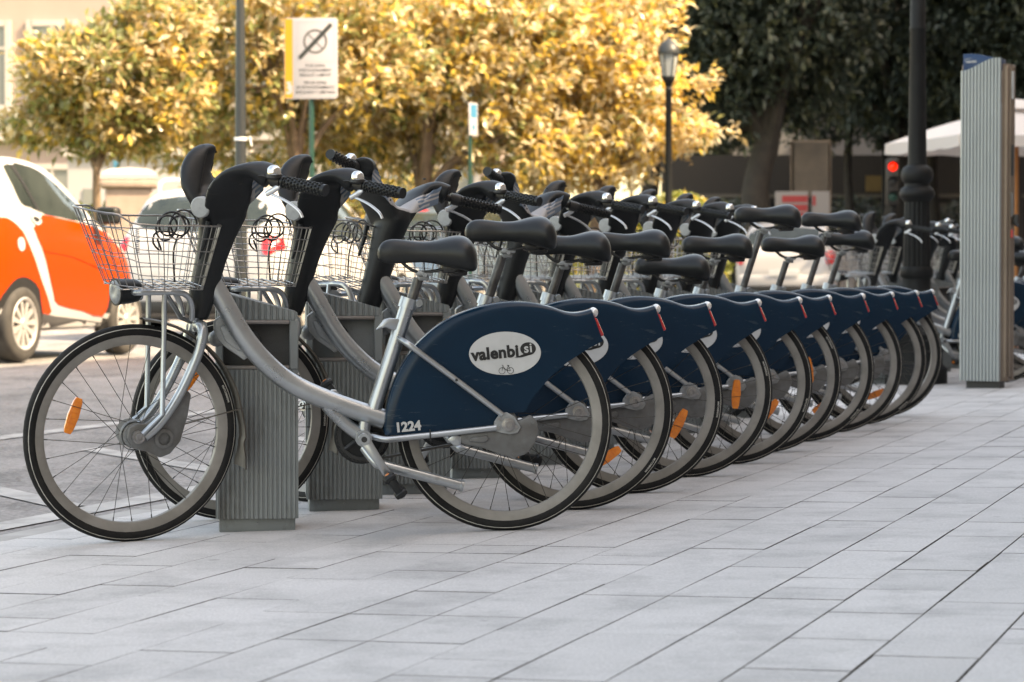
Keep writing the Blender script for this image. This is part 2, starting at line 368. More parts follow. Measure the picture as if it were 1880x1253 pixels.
def fender_mesh():
    top = [(-0.347, 0.293), (-0.341, 0.356), (-0.317, 0.433), (-0.282, 0.5), (-0.236, 0.554), (-0.163, 0.609), (-0.079, 0.641), (0.001, 0.655), (0.073, 0.653), (0.13, 0.641), (0.168, 0.627), (0.195, 0.621), (0.222, 0.622), (0.252, 0.629)]
    low = [(-0.343, 0.284), (-0.2, 0.290), (-0.022, 0.30), (-0.008, 0.338), (0.054, 0.342), (0.075, 0.38), (0.138, 0.45), (0.183, 0.484), (0.241, 0.519), (0.283, 0.538)]
    def res(p, n, smooth):
        p = [Vector((q[0], 0, q[1])) for q in p]
        if smooth: p = catmull(p, 8)
        L = [0]
        for a, b in zip(p, p[1:]): L.append(L[-1] + (b - a).length)
        return [Vector((np.interp(t, L, [q.x for q in p]), 0, np.interp(t, L, [q.z for q in p]))) for t in np.linspace(0, L[-1], n)]
    N = 64; P = res(top, N, True); Q = res(low, N, False)
    ds = [0, 0.0015, 0.004, 0.009, 0.016, 0.026, 0.040]; ys = [0.030, 0.036, 0.041, 0.0465, 0.050, 0.0525, 0.0535]
    mb = MB(); rows = []
    for i in range(N):
        d = Q[i] - P[i]; ln = max(d.length, 1e-4); row = []
        tl = 1.0 if i < N - 7 else 1 - 0.30 * ((i - (N - 7)) / 6) ** 1.2       # the tail narrows
        for k, dd in enumerate(ds):
            f = min(dd, ln * (0.05 + 0.9 * k / len(ds))) / ln
            row.append((P[i] + d * f, ys[k] * tl))
        for f in (0.3, 0.6, 1.0):
            f0 = min(0.95, ds[-1] / ln); f = f0 + (1 - f0) * f
            row.append((P[i] + d * f, 0.0535 * tl))
        rows.append(row)
    m = len(rows[0]); vs = []
    for row in rows:
        nrm_top = 0.0022
        full = [(p, -y) for p, y in row[::-1]] + [(row[0][0] + Vector((0, 0, nrm_top)), 0)] + [(p, y) for p, y in row]
        for p, y in full: vs.append((p.x, y, p.z))
    w_ = 2 * m + 1; fs = []
    for i in range(N - 1):
        for k in range(w_ - 1): fs.append((i * w_ + k, i * w_ + k + 1, (i + 1) * w_ + k + 1, (i + 1) * w_ + k))
    for k in range(w_ // 2): # tail cap
        a, b = (N - 1) * w_ + k, (N - 1) * w_ + k + 1; c, d = (N - 1) * w_ + w_ - 1 - k, (N - 1) * w_ + w_ - 2 - k
        if b < d: fs.append((a, b, d, c))
        elif b == d: fs.append((a, b, c))
    mb.add(vs, fs); bm = bmesh.new(); me = bpy.data.meshes.new('f'); me.from_pydata(mb.v, [], mb.f); bm.from_mesh(me)
    bmesh.ops.recalc_face_normals(bm, faces=bm.faces); bpy.data.meshes.remove(me)
    return MB().bm(bm).mesh('rear_fender', ang=48)

def saddle_mesh():
    st = [(-0.354, .006, .808, .790), (-0.349, .020, .822, .780), (-0.335, .029, .838, .772), (-0.305, .034, .842, .768), (-0.265, .037, .836, .770), (-0.225, .044, .831, .772), (-0.19, .058, .834, .767), (-0.155, .082, .845, .757), (-0.122, .102, .850, .747), (-0.096, .104, .843, .741), (-0.080, .092, .822, .743), (-0.072, .06, .798, .755)]
    n = 20; rows = []
    for (x, wd, zt, zb) in st:
        h = zt - zb; half = [(0, zt), (.35 * wd, zt - .02 * h), (.65 * wd, zt - .09 * h), (.88 * wd, zt - .24 * h), (wd, zt - .48 * h), (.97 * wd, zt - .75 * h), (.86 * wd, zb + .04 * h), (.6 * wd, zb + .0), (.3 * wd, zb + .1 * h), (0, zb + .14 * h)]
        rows.append([(x, y, z) for y, z in half] + [(x, -y, z) for y, z in half[-2:0:-1]])
    m = len(rows[0]); mb = MB(); vs = [q for r in rows for q in r]; fs = []
    for i in range(len(rows) - 1):
        for k in range(m): fs.append((i * m + k, (i + 1) * m + k, (i + 1) * m + (k + 1) % m, i * m + (k + 1) % m))
    fs.append(tuple(range(m))); fs.append(tuple((len(rows) - 1) * m + k for k in range(m))[::-1])
    mb.add(vs, fs)
    return evaluated(mb, [('SUBSURF', dict(levels=2))])

def ring(mb, c, r, wd, z0, z1, n=28):            # flat ring upright in XZ, facing -y
    vs = []
    for k in range(n):
        a = 2 * math.pi * k / n
        for rr in (r - wd / 2, r + wd / 2): vs.append((c[0] + rr * math.cos(a), z0, c[1] + rr * math.sin(a)))
    mb.add(vs, [(2 * k, 2 * k + 1, 2 * ((k + 1) % n) + 1, 2 * ((k + 1) % n)) for k in range(n)])

ALT = {}
def make_bike():
    root = thing('hire_bike', 'x', 'bicycle')
    def P(name, mb, m, grp=None, parent=None, ang=40):
        o = obj(name, mb, M[m], parent or root, ang=ang)
        if parent is None: GRP[name] = grp
        return o
    # ---- frame
    tube = catmull([(-0.838, 0, 0.745), (-0.804, 0, 0.694), (-0.739, 0, 0.574), (-0.668, 0, 0.487), (-0.595, 0, 0.430), (-0.499, 0, 0.384), (-0.41, 0, 0.350), (-0.343, 0, 0.327)], 6)
    P('main_tube', MB().tube(tube, 0.0285, 20), 'silver')
    b = MB().tube([(-0.379, 0, 0.335), (-0.367, 0, 0.372), (-0.268, 0, 0.659)], 0.0215, 16)
    P('seat_tube', b, 'silver')
    b = MB(); c0 = Vector((-0.268, 0, 0.659)); b.tube([c0 - ST * 0.018, c0 + ST * 0.012], 0.0265, 18); b.rbox((-0.24, -0.012, 0.655), (0.02, 0.016, 0.026), 0.004, 1)
    P('seat_collar', b, 'silver')
    b = MB().cyl((-0.238, -0.026, 0.657), (-0.238, 0.016, 0.657), 0.0095, 10); P('collar_bolt', b, 'silver_dull')
    b = MB().prism([(-0.364, 0.583), (-0.352, 0.596), (-0.340, 0.612), (-0.325, 0.616), (-0.285, 0.612), (-0.292, 0.578), (-0.318, 0.582), (-0.335, 0.590)], -0.018, 0.018, 'y', 0.004); P('frame_hook', b, 'silver')
    b = MB().tube(catmull([(-0.505, 0.0, 0.372), (-0.455, 0.0, 0.318), (-0.41, 0, 0.283)], 4), 0.02, 12)
    b.tube([(-0.395, 0, 0.345), (-0.404, 0, 0.285)], 0.018, 12); b.cyl((BB.x, -0.062, BB.z), (BB.x, 0.05, BB.z), 0.0235, 20); P('bottom_bracket', b, 'silver')
    for s in (-1, 1):
        b = MB().tube(catmull([(-0.300, 0.012 * s, 0.560), (-0.285, 0.045 * s, 0.549), (-0.262, 0.060 * s, 0.532), (-0.14, 0.0635 * s, 0.437), (-0.012, 0.072 * s, 0.336)], 5), 0.0088, 10)
        P('seat_stay', b, 'silver')
    for s in (-1, 1):
        b = MB().tube(catmull([(-0.40, 0.02 * s, 0.284), (-0.378, 0.046 * s, 0.281), (-0.35, 0.060 * s, 0.275), (-0.315, 0.064 * s, 0.2755), (-0.2, 0.066 * s, 0.285), (-0.03, 0.072 * s, 0.300)], 5), 0.0092, 10)
        P('chain_stay', b, 'silver')
    for s in (-1, 1):
        pl = [(-0.040, 0.293), (-0.036, 0.318), (-0.022, 0.338), (0.000, 0.344), (0.022, 0.332), (0.040, 0.300), (0.030, 0.284), (0.008, 0.280), (-0.02, 0.286)]
        b = MB().prism(pl, 0.068 * s, 0.0765 * s, 'y', 0.0015, 1)
        P('dropout_plate', b, 'silver_dull')
    for s in (-1, 1):
        b = MB().lathe([(0.019, 0.0765 * s), (0.019, 0.081 * s), (0.0125, 0.082 * s), (0.0125, 0.094 * s), (0.008, 0.0945 * s), (0.008, 0.088 * s), (0.0, 0.088 * s)], 12, c=(0.004, 0, 0.309), axis='y')
        for q in ((-0.022, 0.325), (0.026, 0.302), (-0.026, 0.300)): b.cyl((q[0], 0.075 * s, q[1]), (q[0], 0.081 * s, q[1]), 0.0048, 8)
        P('axle_nut', b, 'steel')
    b = MB().prism([(-0.134, 0.284), (-0.034, 0.296), (0.035, 0.318), (0.070, 0.335), (0.089, 0.312), (0.092, 0.285), (0.082, 0.255), (0.056, 0.223), (0.018, 0.211), (-0.026, 0.225), (-0.075, 0.245), (-0.131, 0.256)], -0.066, -0.040, 'y', 0.007, 2)
    b.prism([(-0.108, 0.263), (-0.100, 0.274), (-0.058, 0.279), (-0.050, 0.268), (-0.064, 0.258)], -0.073, -0.063, 'y', 0.003)
    for q in ((-0.117, 0.276), (0.075, 0.312), (0.02, 0.225)): b.cyl((q[0], -0.070, q[1]), (q[0], -0.06, q[1]), 0.0048, 8)
    P('hub_cover', b, 'grey_cover')
    b = MB().prism([(-0.170, 0.270), (-0.150, 0.285), (-0.128, 0.276), (-0.132, 0.252), (-0.150, 0.250)], -0.064, -0.05, 'y', 0.003); b.cyl((-0.145, -0.072, 0.262), (-0.145, -0.05, 0.262), 0.009, 10); P('brake_clamp', b, 'silver')
    b = MB().tube(catmull([(-0.405, -0.03, 0.25), (-0.375, -0.055, 0.212), (-0.335, -0.066, 0.196), (-0.131, -0.066, 0.137)], 4), [0.013] * 4 + [0.0145] * 9, 14)
    b.lathe([(0.0145, -0.002), (0.0165, 0), (0.0165, 0.008), (0.0, 0.008)], 14, M=Matrix.Translation((-0.134, -0.066, 0.138)) @ Vector((1, 0, -0.29)).to_track_quat('Z', 'Y').to_matrix().to_4x4())
    P('kickstand', b, 'silver')
    # ---- drive
    b = MB().lathe([(0.060, 0.044), (0.070, 0.044), (0.071, 0.047), (0.070, 0.050), (0.060, 0.050)], 36, c=(BB.x, 0, BB.z), axis='y', closed=True)
    for k in range(5):
        a = 2 * math.pi * k / 5; b.tube([(BB.x, 0.047, BB.z), (BB.x + 0.062 * math.cos(a), 0.047, BB.z + 0.062 * math.sin(a))], 0.007, 6)
    for k in range(38):
        a = 2 * math.pi * k / 38; b.box((BB.x + 0.0725 * math.cos(a), 0.047, BB.z + 0.0725 * math.sin(a)), (0.005, 0.002, 0.005))
    P('chainring', b, 'black')
    b = MB().lathe([(0.0, 0.054), (0.078, 0.054), (0.081, 0.057), (0.0, 0.060)], 32, c=(BB.x, 0, BB.z), axis='y'); P('chain_guard', b, 'plastic')
    b = MB()
    b.tube([(BB.x + 0.01, 0.047, BB.z + 0.072), (0.0, 0.047, 0.345)], 0.0045, 5); b.tube([(BB.x + 0.01, 0.047, BB.z - 0.072), (0.0, 0.047, 0.272)], 0.0045, 5)
    P('chain', b, 'spoke')
    def crank(s):
        c = MB(); y = 0.092 * s
        c.prism([(-0.016, 0.008), (-0.008, 0.017), (0.008, 0.017), (0.016, 0.008), (0.0125, -0.07), (0.0115, -0.150), (0, -0.160), (-0.0115, -0.150), (-0.0125, -0.07)], y - 0.007, y + 0.007, 'y', 0.003, 2)
        c.cyl((0, y - 0.011, 0), (0, y + 0.011, 0), 0.0165, 16); c.cyl((0, y, 0), (0, 0.03 * s, 0), 0.012, 10)
        return c
    for s, nm in ((-1, 'crank_arm'), (1, 'crank_arm')):
        ob = obj(nm, crank(s), M['silver'], root); ob['side'] = s
        b = MB().cyl((0, 0.1045 * s, 0), (0, 0.09 * s, 0), 0.0085, 12); obj('crank_bolt', b, M['black'], ob)
        pd = MB().rbox((0, 0.158 * s, 0), (0.076, 0.092, 0.026), 0.008, 2); pd.cyl((0, 0.09 * s, 0), (0, 0.13 * s, 0), 0.007, 8)
        for q in (-0.022, 0.022): pd.rbox((q * 1.2, 0.158 * s, 0), (0.016, 0.096, 0.036), 0.004, 1)
        p = obj('pedal', pd, M['plastic'], ob); p['side'] = s
        rf = MB().rbox((0.0365, 0.158 * s, 0), (0.004, 0.045, 0.012), 0.001, 1); rf.rbox((-0.0365, 0.158 * s, 0), (0.004, 0.045, 0.012), 0.001, 1)
        q = obj('pedal_reflector', rf, M['orange'], ob); q['side'] = s
    GRP['crank_arm'] = 'crank'
    # ---- fender
    fd = link('rear_fender', fender_mesh(), M['blue'], root)
    b = MB()
    for s in (-1, 1):
        n = 56; vs = [(0, 0.0548 * s, 0.510)] + [(0.1025 * math.cos(2 * math.pi * k / n), 0.0548 * s, 0.510 + 0.0615 * math.sin(2 * math.pi * k / n)) for k in range(n)]
        b.add(vs, [(0, 1 + k, 1 + (k + 1) % n) if s < 0 else (0, 1 + (k + 1) % n, 1 + k) for k in range(n)])
    obj('oval_badge', b, M['decal'], fd, smooth=False)
    def word(body, size, x, z, rot, mt, y=-0.0556, bold=0.0, sp=1.0, name='lettering'):
        me = text_mesh(name, body, size, bold, 'CENTER', space=sp)
        me.transform(Matrix.Translation((x, y, z)) @ Matrix.Rotation(R(rot), 4, 'Y') @ FACE_NEAR)
        return link(name, me, M[mt], fd)
    word('valenbi', 0.0465, -0.027, 0.4965, -4.5, 'ink', bold=0.0019, sp=1.04)
    b = MB(); n = 28
    vs = [(0.066 + 0.0225 * math.cos(2 * math.pi * k / n), -0.0555, 0.5215 + 0.0185 * math.sin(2 * math.pi * k / n)) for k in range(n)]
    b.add(vs, [tuple(range(n))]); b.add([(0.054, -0.0555, 0.507), (0.072, -0.0555, 0.504), (0.048, -0.0555, 0.4975), (0.026, -0.0555, 0.4965)], [(0, 3, 2, 1)])
    obj('speech_bubble', b, M['ink'], fd, smooth=False)
    word('si', 0.037, 0.0665, 0.5115, -4, 'decal', y=-0.0562, bold=0.0007, sp=1.1)
    b = MB()
    ring(b, (-0.0095, 0.4605), 0.0088, 0.0014, -0.0556, 0); ring(b, (0.0145, 0.4605), 0.0088, 0.0014, -0.0556, 0)
    def seg(a, c, wd=0.0014):
        a = Vector((a[0], -0.0556, a[1])); c = Vector((c[0], -0.0556, c[1])); d = (c - a).normalized(); nn = Vector((-d.z, 0, d.x)) * wd / 2
        b.add([a - nn, c - nn, c + nn, a + nn], [(0, 1, 2, 3)])
    for a, c in (((-0.0095, 0.4605), (-0.006, 0.476)), ((-0.006, 0.476), (-0.010, 0.477)), ((-0.006, 0.472), (0.003, 0.4615)), ((0.003, 0.4615), (0.0145, 0.4605)), ((0.003, 0.4615), (0.0085, 0.475)), ((0.0085, 0.475), (0.0145, 0.4605)), ((0.005, 0.4755), (0.0115, 0.4755))): seg(a, c)
    obj('bike_emblem', b, M['ink'], fd, smooth=False)
    b = MB().sphere((0.261, 0, 0.619), (0.0145, 0.024, 0.0155), 16, 10); obj('tail_lens', b, M['lens'], fd)
    b = MB().prism([(0.258, 0.604), (0.269, 0.604), (0.289, 0.554), (0.278, 0.550)], -0.024, 0.024, 'y', 0.003); obj('tail_reflector', b, M['red'], fd)
    b = MB()
    for q in ((-0.141, 0.438),): b.cyl((q[0], -0.078, q[1]), (q[0], -0.066, q[1]), 0.0042, 8)
    b.tube([(-0.218, -0.079, 0.266), (-0.219, -0.079, 0.30)], 0.0022, 5); P('stay_clips', b, 'black')
    # ---- saddle group
    link('saddle', saddle_mesh(), M['saddle'], root); GRP['saddle'] = 'saddle'
    b = MB()
    for s in (-1, 1):
        b.tube(catmull([(-0.315, 0.010 * s, 0.790), (-0.295, 0.013 * s, 0.782), (-0.258, 0.022 * s, 0.752), (-0.225, 0.024 * s, 0.745), (-0.17, 0.032 * s, 0.752), (-0.125, 0.04 * s, 0.775)], 4), 0.0042, 7)
    b.rbox((-0.135, 0, 0.754), (0.075, 0.085, 0.026), 0.008, 2); b.rbox((-0.128, 0, 0.740), (0.055, 0.07, 0.016), 0.006, 2)
    for s in (-1, 1):
        hp = [(-0.125 + 0.014 * math.cos(k * 0.7), 0.035 * s + 0.014 * math.sin(k * 0.7), 0.735 + 0.0011 * k) for k in range(30)]
        b.tube(hp, 0.0028, 5)
    P('saddle_rails', b, 'black', 'saddle')
    b = MB().rbox((-0.222, 0, 0.742), (0.046, 0.056, 0.016), 0.005, 2); b.cyl((-0.222, -0.036, 0.736), (-0.222, 0.036, 0.736), 0.006, 8); b.rbox((-0.225, 0, 0.728), (0.032, 0.036, 0.016), 0.004, 1); P('saddle_clamp', b, 'silver_dull', 'saddle')
    b = MB(); e = Vector((-0.2385, 0, 0.7265)); b.tube([e - ST * 0.36, e], 0.0148, 16)
    P('seat_post', b, 'post_steel', 'saddle')
    # ---- steered group
    cm = console_mesh(); link('console', cm, M['plastic'], root); GRP['console'] = 'bar'; bv = bvh_of(cm); cs_ = console_mesh(False); cs_.materials.append(M['plastic']); bvs = bvh_of(cs_); ALT['console'] = cs_
    def patch(name, grid, d, off, mats, mi=None, bv=bv):
        d = Vector(d).normalized(); nr, nc = len(grid), len(grid[0]); vs = []; fs = []; ms = []
        for row in grid:
            for p in row:
                h = bv.ray_cast(Vector(p) - d * 0.4, d, 0.9)
                vs.append(h[0] + h[1] * off if h[0] is not None else Vector(p))
        for i in range(nr - 1):
            for j in range(nc - 1): fs.append((i * nc + j, i * nc + j + 1, (i + 1) * nc + j + 1, (i + 1) * nc + j)); ms.append(mi(i, j) if mi else 0)
        b = MB(); b.add(vs, fs); b.m = ms
        o = obj(name, b, mats, root, ang=80); GRP[name] = 'bar'; return o
    g = []
    for i in range(9):
        row = []
        for j in range(33):
            s = -1 + 2 * j / 32; hh = 0.040 * (1 - 0.35 * abs(s)); t = -1 + 2 * i / 8
            row.append((-0.735, 0.148 * s, 0.975 + 0.062 * abs(s) ** 1.3 + hh * t))
        g.append(row)
    lab = lambda i, j: 1 if (abs(j - 15.5) > 7 and i % 2 == 0) or abs(j - 15.5) > 12 and i in (1, 7) else 0
    o = patch('console_label', g, (-0.80, 0, -0.60), 0.0012, [M['label_grey'], M['label_blue']], lab, bvs); ALT['console_label'] = o.data; bpy.data.objects.remove(o)
    g = [[(p[0], -0.135 + (p[1] + 0.148) * 0.60, 0.975 + 0.062 * (abs(-0.135 + (p[1] + 0.148) * 0.60) / 0.148) ** 1.3 + (p[2] - 0.975 - 0.062 * (abs(p[1]) / 0.148) ** 1.3)) for p in row] for row in g]
    patch('console_label', g, (-0.80, 0, -0.60), 0.0012, [M['label_grey'], M['label_blue']], lab)
    n = Vector((-0.61, -0.79, 0.0)); c0 = Vector((-0.838, -0.02, 0.962)); e1 = Vector((0.79, -0.61, 0)); n = Vector((-0.84, -0.54, 0.05)).normalized(); c0 = Vector((-0.868, -0.022, 0.948)); e1 = n.cross(Vector((0, 0, 1))).normalized(); e2 = e1.cross(n); hs = []
    for k in range(12):
        q = c0 + (e1 * math.cos(k * math.pi / 6) + e2 * math.sin(k * math.pi / 6)) * 0.026; h = bv.ray_cast(q + n * 0.3, -n, 0.9)[0]
        if h is not None: hs.append((h - c0).dot(n))
    hit = c0 + n * (sorted(hs)[-3] if hs else 0)
    b = MB().lathe([(0.0, 0.0075), (0.027, 0.0070), (0.030, 0.004), (0.030, -0.012)], 28, M=Matrix.Translation(hit) @ n.to_track_quat('Z', 'Y').to_matrix().to_4x4()); b.cyl(hit + n * 0.006, hit + n * 0.0085, 0.003, 6)
    P('round_badge', b, 'disc', 'bar')
    for s in (-1, 1):
        g0 = Vector((-0.762, 0.186 * s, 1.048)); gd = Vector((0.40, 0.90 * s, -0.05)).normalized(); b = MB()
        b.tube([g0 - gd * (0.075 if s > 0 else 0), g0 + gd * 0.075], 0.0125, 12); b.tube([g0 + gd * 0.03, g0 + gd * 0.062], 0.0195, 14)
        P('handlebar', b, 'black', 'bar')
    for s in (-1, 1):
        g0 = Vector((-0.762, 0.186 * s, 1.048)); gd = Vector((0.40, 0.90 * s, -0.05)).normalized(); b = MB()
        a0 = g0 + gd * 0.068; b.tube([a0, a0 + gd * 0.140], 0.0145, 16); b.tube([a0 + gd * 0.134, a0 + gd * 0.143], 0.0165, 16); b.tube([a0 - gd * 0.004, a0 + gd * 0.004], 0.0175, 16)
        fr = gd.to_track_quat('Z', 'Y').to_matrix()
        for k in range(11):
            for j in range(9):
                a = 2 * math.pi * (j + 0.5 * (k % 2)) / 9; q = a0 + gd * (0.010 + 0.0115 * k) + fr @ Vector((math.cos(a), math.sin(a), 0)) * 0.0150
                b.sphere(q, 0.0042, 6, 4)
        P('grip', b, 'saddle', 'bar')
        if s < 0:
            b = MB(); q = g0 + gd * 0.046 + Vector((-0.012, 0, 0.024)); b.lathe([(0.0, 0.020), (0.010, 0.0185), (0.018, 0.011), (0.0205, 0.0), (0.0205, -0.004)], 16, c=q); P('bell', b, 'chrome', 'bar')
            b = MB(); q = g0 + gd * 0.046 + Vector((-0.012, 0, 0.012)); b.lathe([(0.0, 0.008), (0.022, 0.008), (0.024, 0.0), (0.020, -0.006), (0.0, -0.006)], 14, c=q); P('bell_base', b, 'black', 'bar')
        q0 = g0 + gd * 0.055
        b = MB().tube(catmull([q0 + Vector((0.0, 0, -0.004)), q0 + Vector((-0.014, 0, -0.020)), q0 - gd * 0.022 + Vector((-0.022, 0, -0.038))], 4), [0.012] * 4 + [0.009] * 5, 10, rb=[0.008] * 9)
        P('lever_bracket', b, 'lever', 'bar')
        q1 = q0 - gd * 0.015 + Vector((-0.018, 0, -0.036))
        b = MB().tube(catmull([q1, q1 + gd * 0.03 + Vector((-0.004, 0, -0.003)), q1 + gd * 0.07 + Vector((-0.006, 0, -0.012)), q1 + gd * 0.105 + Vector((-0.004, 0, -0.030)), q1 + gd * 0.118 + Vector((-0.004, 0, -0.046))], 4), 0.0050, 8, rb=0.0038)
        P('brake_lever', b, 'lever', 'bar')
        b = MB().tube(catmull([q0 + Vector((-0.006, 0, 0.002)), q0 - gd * 0.03 + Vector((-0.03, 0, 0.012)), g0 - gd * 0.01 + Vector((-0.02, 0, 0.0))], 4), 0.0028, 6)
        P('brake_cable', b, 'black', 'bar')
    for s in (-1, 1):
        for (y, z) in ((0.060, 1.005), (0.125 if s > 0 else 0.150, 1.045)):
            h = bv.ray_cast(Vector((-0.80, 0.6 * s, z + 0.02)) if y < .1 else Vector((-0.79, y * s, 1.4)), Vector((0, -s, 0)) if y < .1 else Vector((0, 0, -1)), 1.0)
            if h[0] is not None:
                b = MB().lathe([(0.0, 0.0004), (0.0052, 0.0006), (0.0062, -0.003)], 12, M=Matrix.Translation(h[0]) @ h[1].to_track_quat('Z', 'Y').to_matrix().to_4x4()); P('bolt_recess', b, 'ink', 'bar')
    # fork
    for s in (-1, 1):
        b = MB().tube(catmull([(-0.868, 0.012 * s, 0.612), (-0.868, 0.040 * s, 0.606), (-0.870, 0.056 * s, 0.585), (-0.888, 0.059 * s, 0.525), (-0.938, 0.060 * s, 0.425), (-0.995, 0.061 * s, 0.345), (-1.042, 0.062 * s, 0.306)], 6), [0.0155] * 13 + list(np.linspace(0.0155, 0.0115, 24)), 12)
        P('fork_leg', b, 'silver', 'steer')
    b = MB().tube([(-0.874, 0, 0.590), (-0.864, 0, 0.655)], 0.019, 14); b.rbox((-0.866, 0, 0.606), (0.036, 0.075, 0.030), 0.008, 2); P('fork_crown', b, 'silver', 'steer')
    for s in (-1, 1):
        b = MB().lathe([(0.017, 0.055 * s), (0.019, 0.070 * s), (0.012, 0.071 * s), (0.012, 0.083 * s), (0.007, 0.083 * s), (0.007, 0.078 * s), (0.0, 0.078 * s)], 12, c=(FX, 0, WZ), axis='y')
        P('front_axle_nut', b, 'steel', 'steer')
    b = MB().prism([(-1.062, 0.345), (-1.035, 0.342), (-0.915, 0.432), (-0.902, 0.418), (-0.912, 0.36), (-0.935, 0.285), (-0.965, 0.252), (-0.995, 0.243), (-1.030, 0.262), (-1.075, 0.275), (-1.092, 0.305), (-1.085, 0.335)], -0.053, -0.038, 'y', 0.005, 2)
    b.lathe([(0.026, -0.053), (0.028, -0.058), (0.018, -0.060)], 20, c=(-0.985, 0, 0.298), axis='y'); b.lathe([(0.042, -0.038), (0.045, -0.028), (0.042, -0.02)], 24, c=(FX, 0, WZ), axis='y')
    P('brake_cover', b, 'grey_cover', 'steer')
    # rack, lamp, basket
    b = MB()
    for s in (-1, 1):
        b.tube(catmull([(-1.065, 0.055 * s, 0.714), (-1.045, 0.070 * s, 0.715), (-0.955, 0.072 * s, 0.712), (-0.918, 0.066 * s, 0.700), (-0.900, 0.055 * s, 0.668), (-0.896, 0.04 * s, 0.628)], 5), 0.0085, 9)
        b.tube([(-0.985, 0.073 * s, 0.712), (-0.994, 0.071 * s, 0.37), (-1.052, 0.072 * s, 0.318)], 0.0075, 9)
    b.tube([(-1.065, -0.055, 0.714), (-1.065, 0.055, 0.714)], 0.0085, 8); b.tube([(-0.965, -0.072, 0.711), (-0.965, 0.072, 0.711)], 0.007, 8)
    b.tube([(-0.962, 0, 0.708), (-0.915, 0, 0.630), (-0.88, 0, 0.615)], 0.014, 8, rb=0.007); b.rbox((-1.055, 0, 0.702), (0.05, 0.05, 0.03), 0.006, 1)
    P('basket_rack', b, 'silver', 'steer')
    HL = Matrix.Translation((-1.100, -0.012, 0.713)) @ Matrix.Rotation(R(9), 4, 'Z')
    b = MB().lathe([(0.0, 0.070), (0.022, 0.068), (0.031, 0.055), (0.035, 0.03), (0.0365, 0.0), (0.0385, -0.004), (0.0385, -0.010), (0.034, -0.010)], 24, axis='x', M=HL); P('headlight', b, 'plastic', 'steer')
    b = MB().lathe([(0.034, -0.0095), (0.030, -0.013), (0.016, -0.0155), (0.012, -0.014), (0.0, -0.014)], 24, axis='x', M=HL); P('headlight_lens', b, 'lampglass', 'steer')
    def loop(t):        # basket outline at height fraction t (0 floor, 1 rim)
        pts = []
        for k in range(32):
            a = 2 * math.pi * k / 32; ca, sa = math.cos(a), math.sin(a)
            x0, x1 = -1.130 + (-1.212 + 1.130) * t, -0.868 + (0.048) * t; hw = 0.118 + 0.042 * t
            ex = 0.5 if ca > 0 else 0.85
            xx = (x0 + x1) / 2 + (x1 - x0) / 2 * math.copysign(abs(ca) ** ex, ca); yy = hw * math.copysign(abs(sa) ** (0.55 if ca > 0 else 0.8), sa)
            zf = 0.728 + (0.921 - 0.728) * t; zz = zf + (-0.012 * (1 - t) + 0.0 * t) * (ca) + t * (-0.026 * (0.5 + 0.5 * ca) + 0.018 * (1 if ca < -0.55 else 0) + (0.012 * (-ca) if ca < 0 else 0))
            pts.append(Vector((xx, yy, zz)))
        return pts
    b = MB(); lv = [0, 0.2, 0.4, 0.6, 0.8]
    for t in lv: b.tube(loop(t), 0.0017, 5, closed=True)
    L1, L0 = loop(1.0), loop(0.0); Lm = loop(0.5)
    for k in range(32): b.tube([L1[k], Lm[k] * 0.5 + (L1[k] + L0[k]) * 0.25, L0[k]], 0.0015, 4, caps=False)
    for x in np.linspace(-1.11, -0.885, 10):
        ys = [p.y for p in L0 if abs(p.x - x) < 0.03]; h = max([abs(y) for y in ys] + [0.06]); b.tube([(x, -h, 0.729), (x, h, 0.729)], 0.0016, 4)
    for y in (-0.075, -0.025, 0.025, 0.075): b.tube([(-1.115, y, 0.7265), (-0.875, y, 0.724)], 0.0018, 4)
    P('basket', b, 'steel', 'steer')
    b = MB().tube(catmull(L1, 2, True), 0.0030, 6, closed=True); P('basket_rim', b, 'steel', 'steer')
    b = MB(); q0 = Vector((-0.905, -0.02, 0.895)); pts = []
    for k in range(64):
        a = 2 * math.pi * k / 16; rr = 1 + 0.16 * math.sin(k * 0.21 + 0.5); pts.append(q0 + Vector((0.030 * rr * math.cos(a) - 0.0195 * (k / 16), -0.007 * (k / 16) + 0.008 * math.sin(a * 0.5), 0.033 * rr * math.sin(a) + 0.004 * math.sin(k * 0.17))))
    pts += [Vector((-1.0, -0.05, 0.88)), Vector((-1.01, -0.05, 0.85)), Vector((-0.985, -0.045, 0.825)), Vector((-0.995, -0.04, 0.86))]
    b.tube(catmull(pts, 3), 0.0030, 6); b.tube(catmull([(-0.93, -0.03, 0.87), (-0.945, -0.03, 0.82), (-0.942, -0.03, 0.735)], 4), 0.0028, 6)
    P('lock_cable', b, 'black', 'steer')
    b = MB().tube([(-0.850, -0.052, 0.905), (-0.858, -0.052, 0.86), (-0.878, -0.052, 0.80)], [0.0075, 0.008, 0.0045], 8); P('cable_latch', b, 'plastic', 'steer')
    b = MB().tube([(-1.075 + 0.006 * math.cos(k * 0.9), -0.115 + 0.006 * math.sin(k * 0.9), 0.90 - 0.0008 * k) for k in range(90)], 0.0012, 4); P('coil_spring', b, 'steel', 'steer')
    b = MB(); vs = []; fs = []; an = np.linspace(84, 10, 30); prof = [(-0.026, -0.006), (-0.022, 0.0), (0, 0.0025), (0.022, 0.0), (0.026, -0.006)]
    for a in an:
        for (y, h) in prof: vs.append((FX + (0.326 + h) * math.cos(R(a)), y, WZ + (0.326 + h) * math.sin(R(a))))
    for (x, z, wd) in ((0.333, 0.0, 1.0), (0.335, -0.03, 0.95), (0.330, -0.045, 0.9), (0.330, -0.06, 1.0), (0.330, -0.085, 1.5), (0.326, -0.12, 2.0)):
        for (y, h) in prof: vs.append((FX + x + h, y * wd, WZ + z))
    n = len(vs) // 5
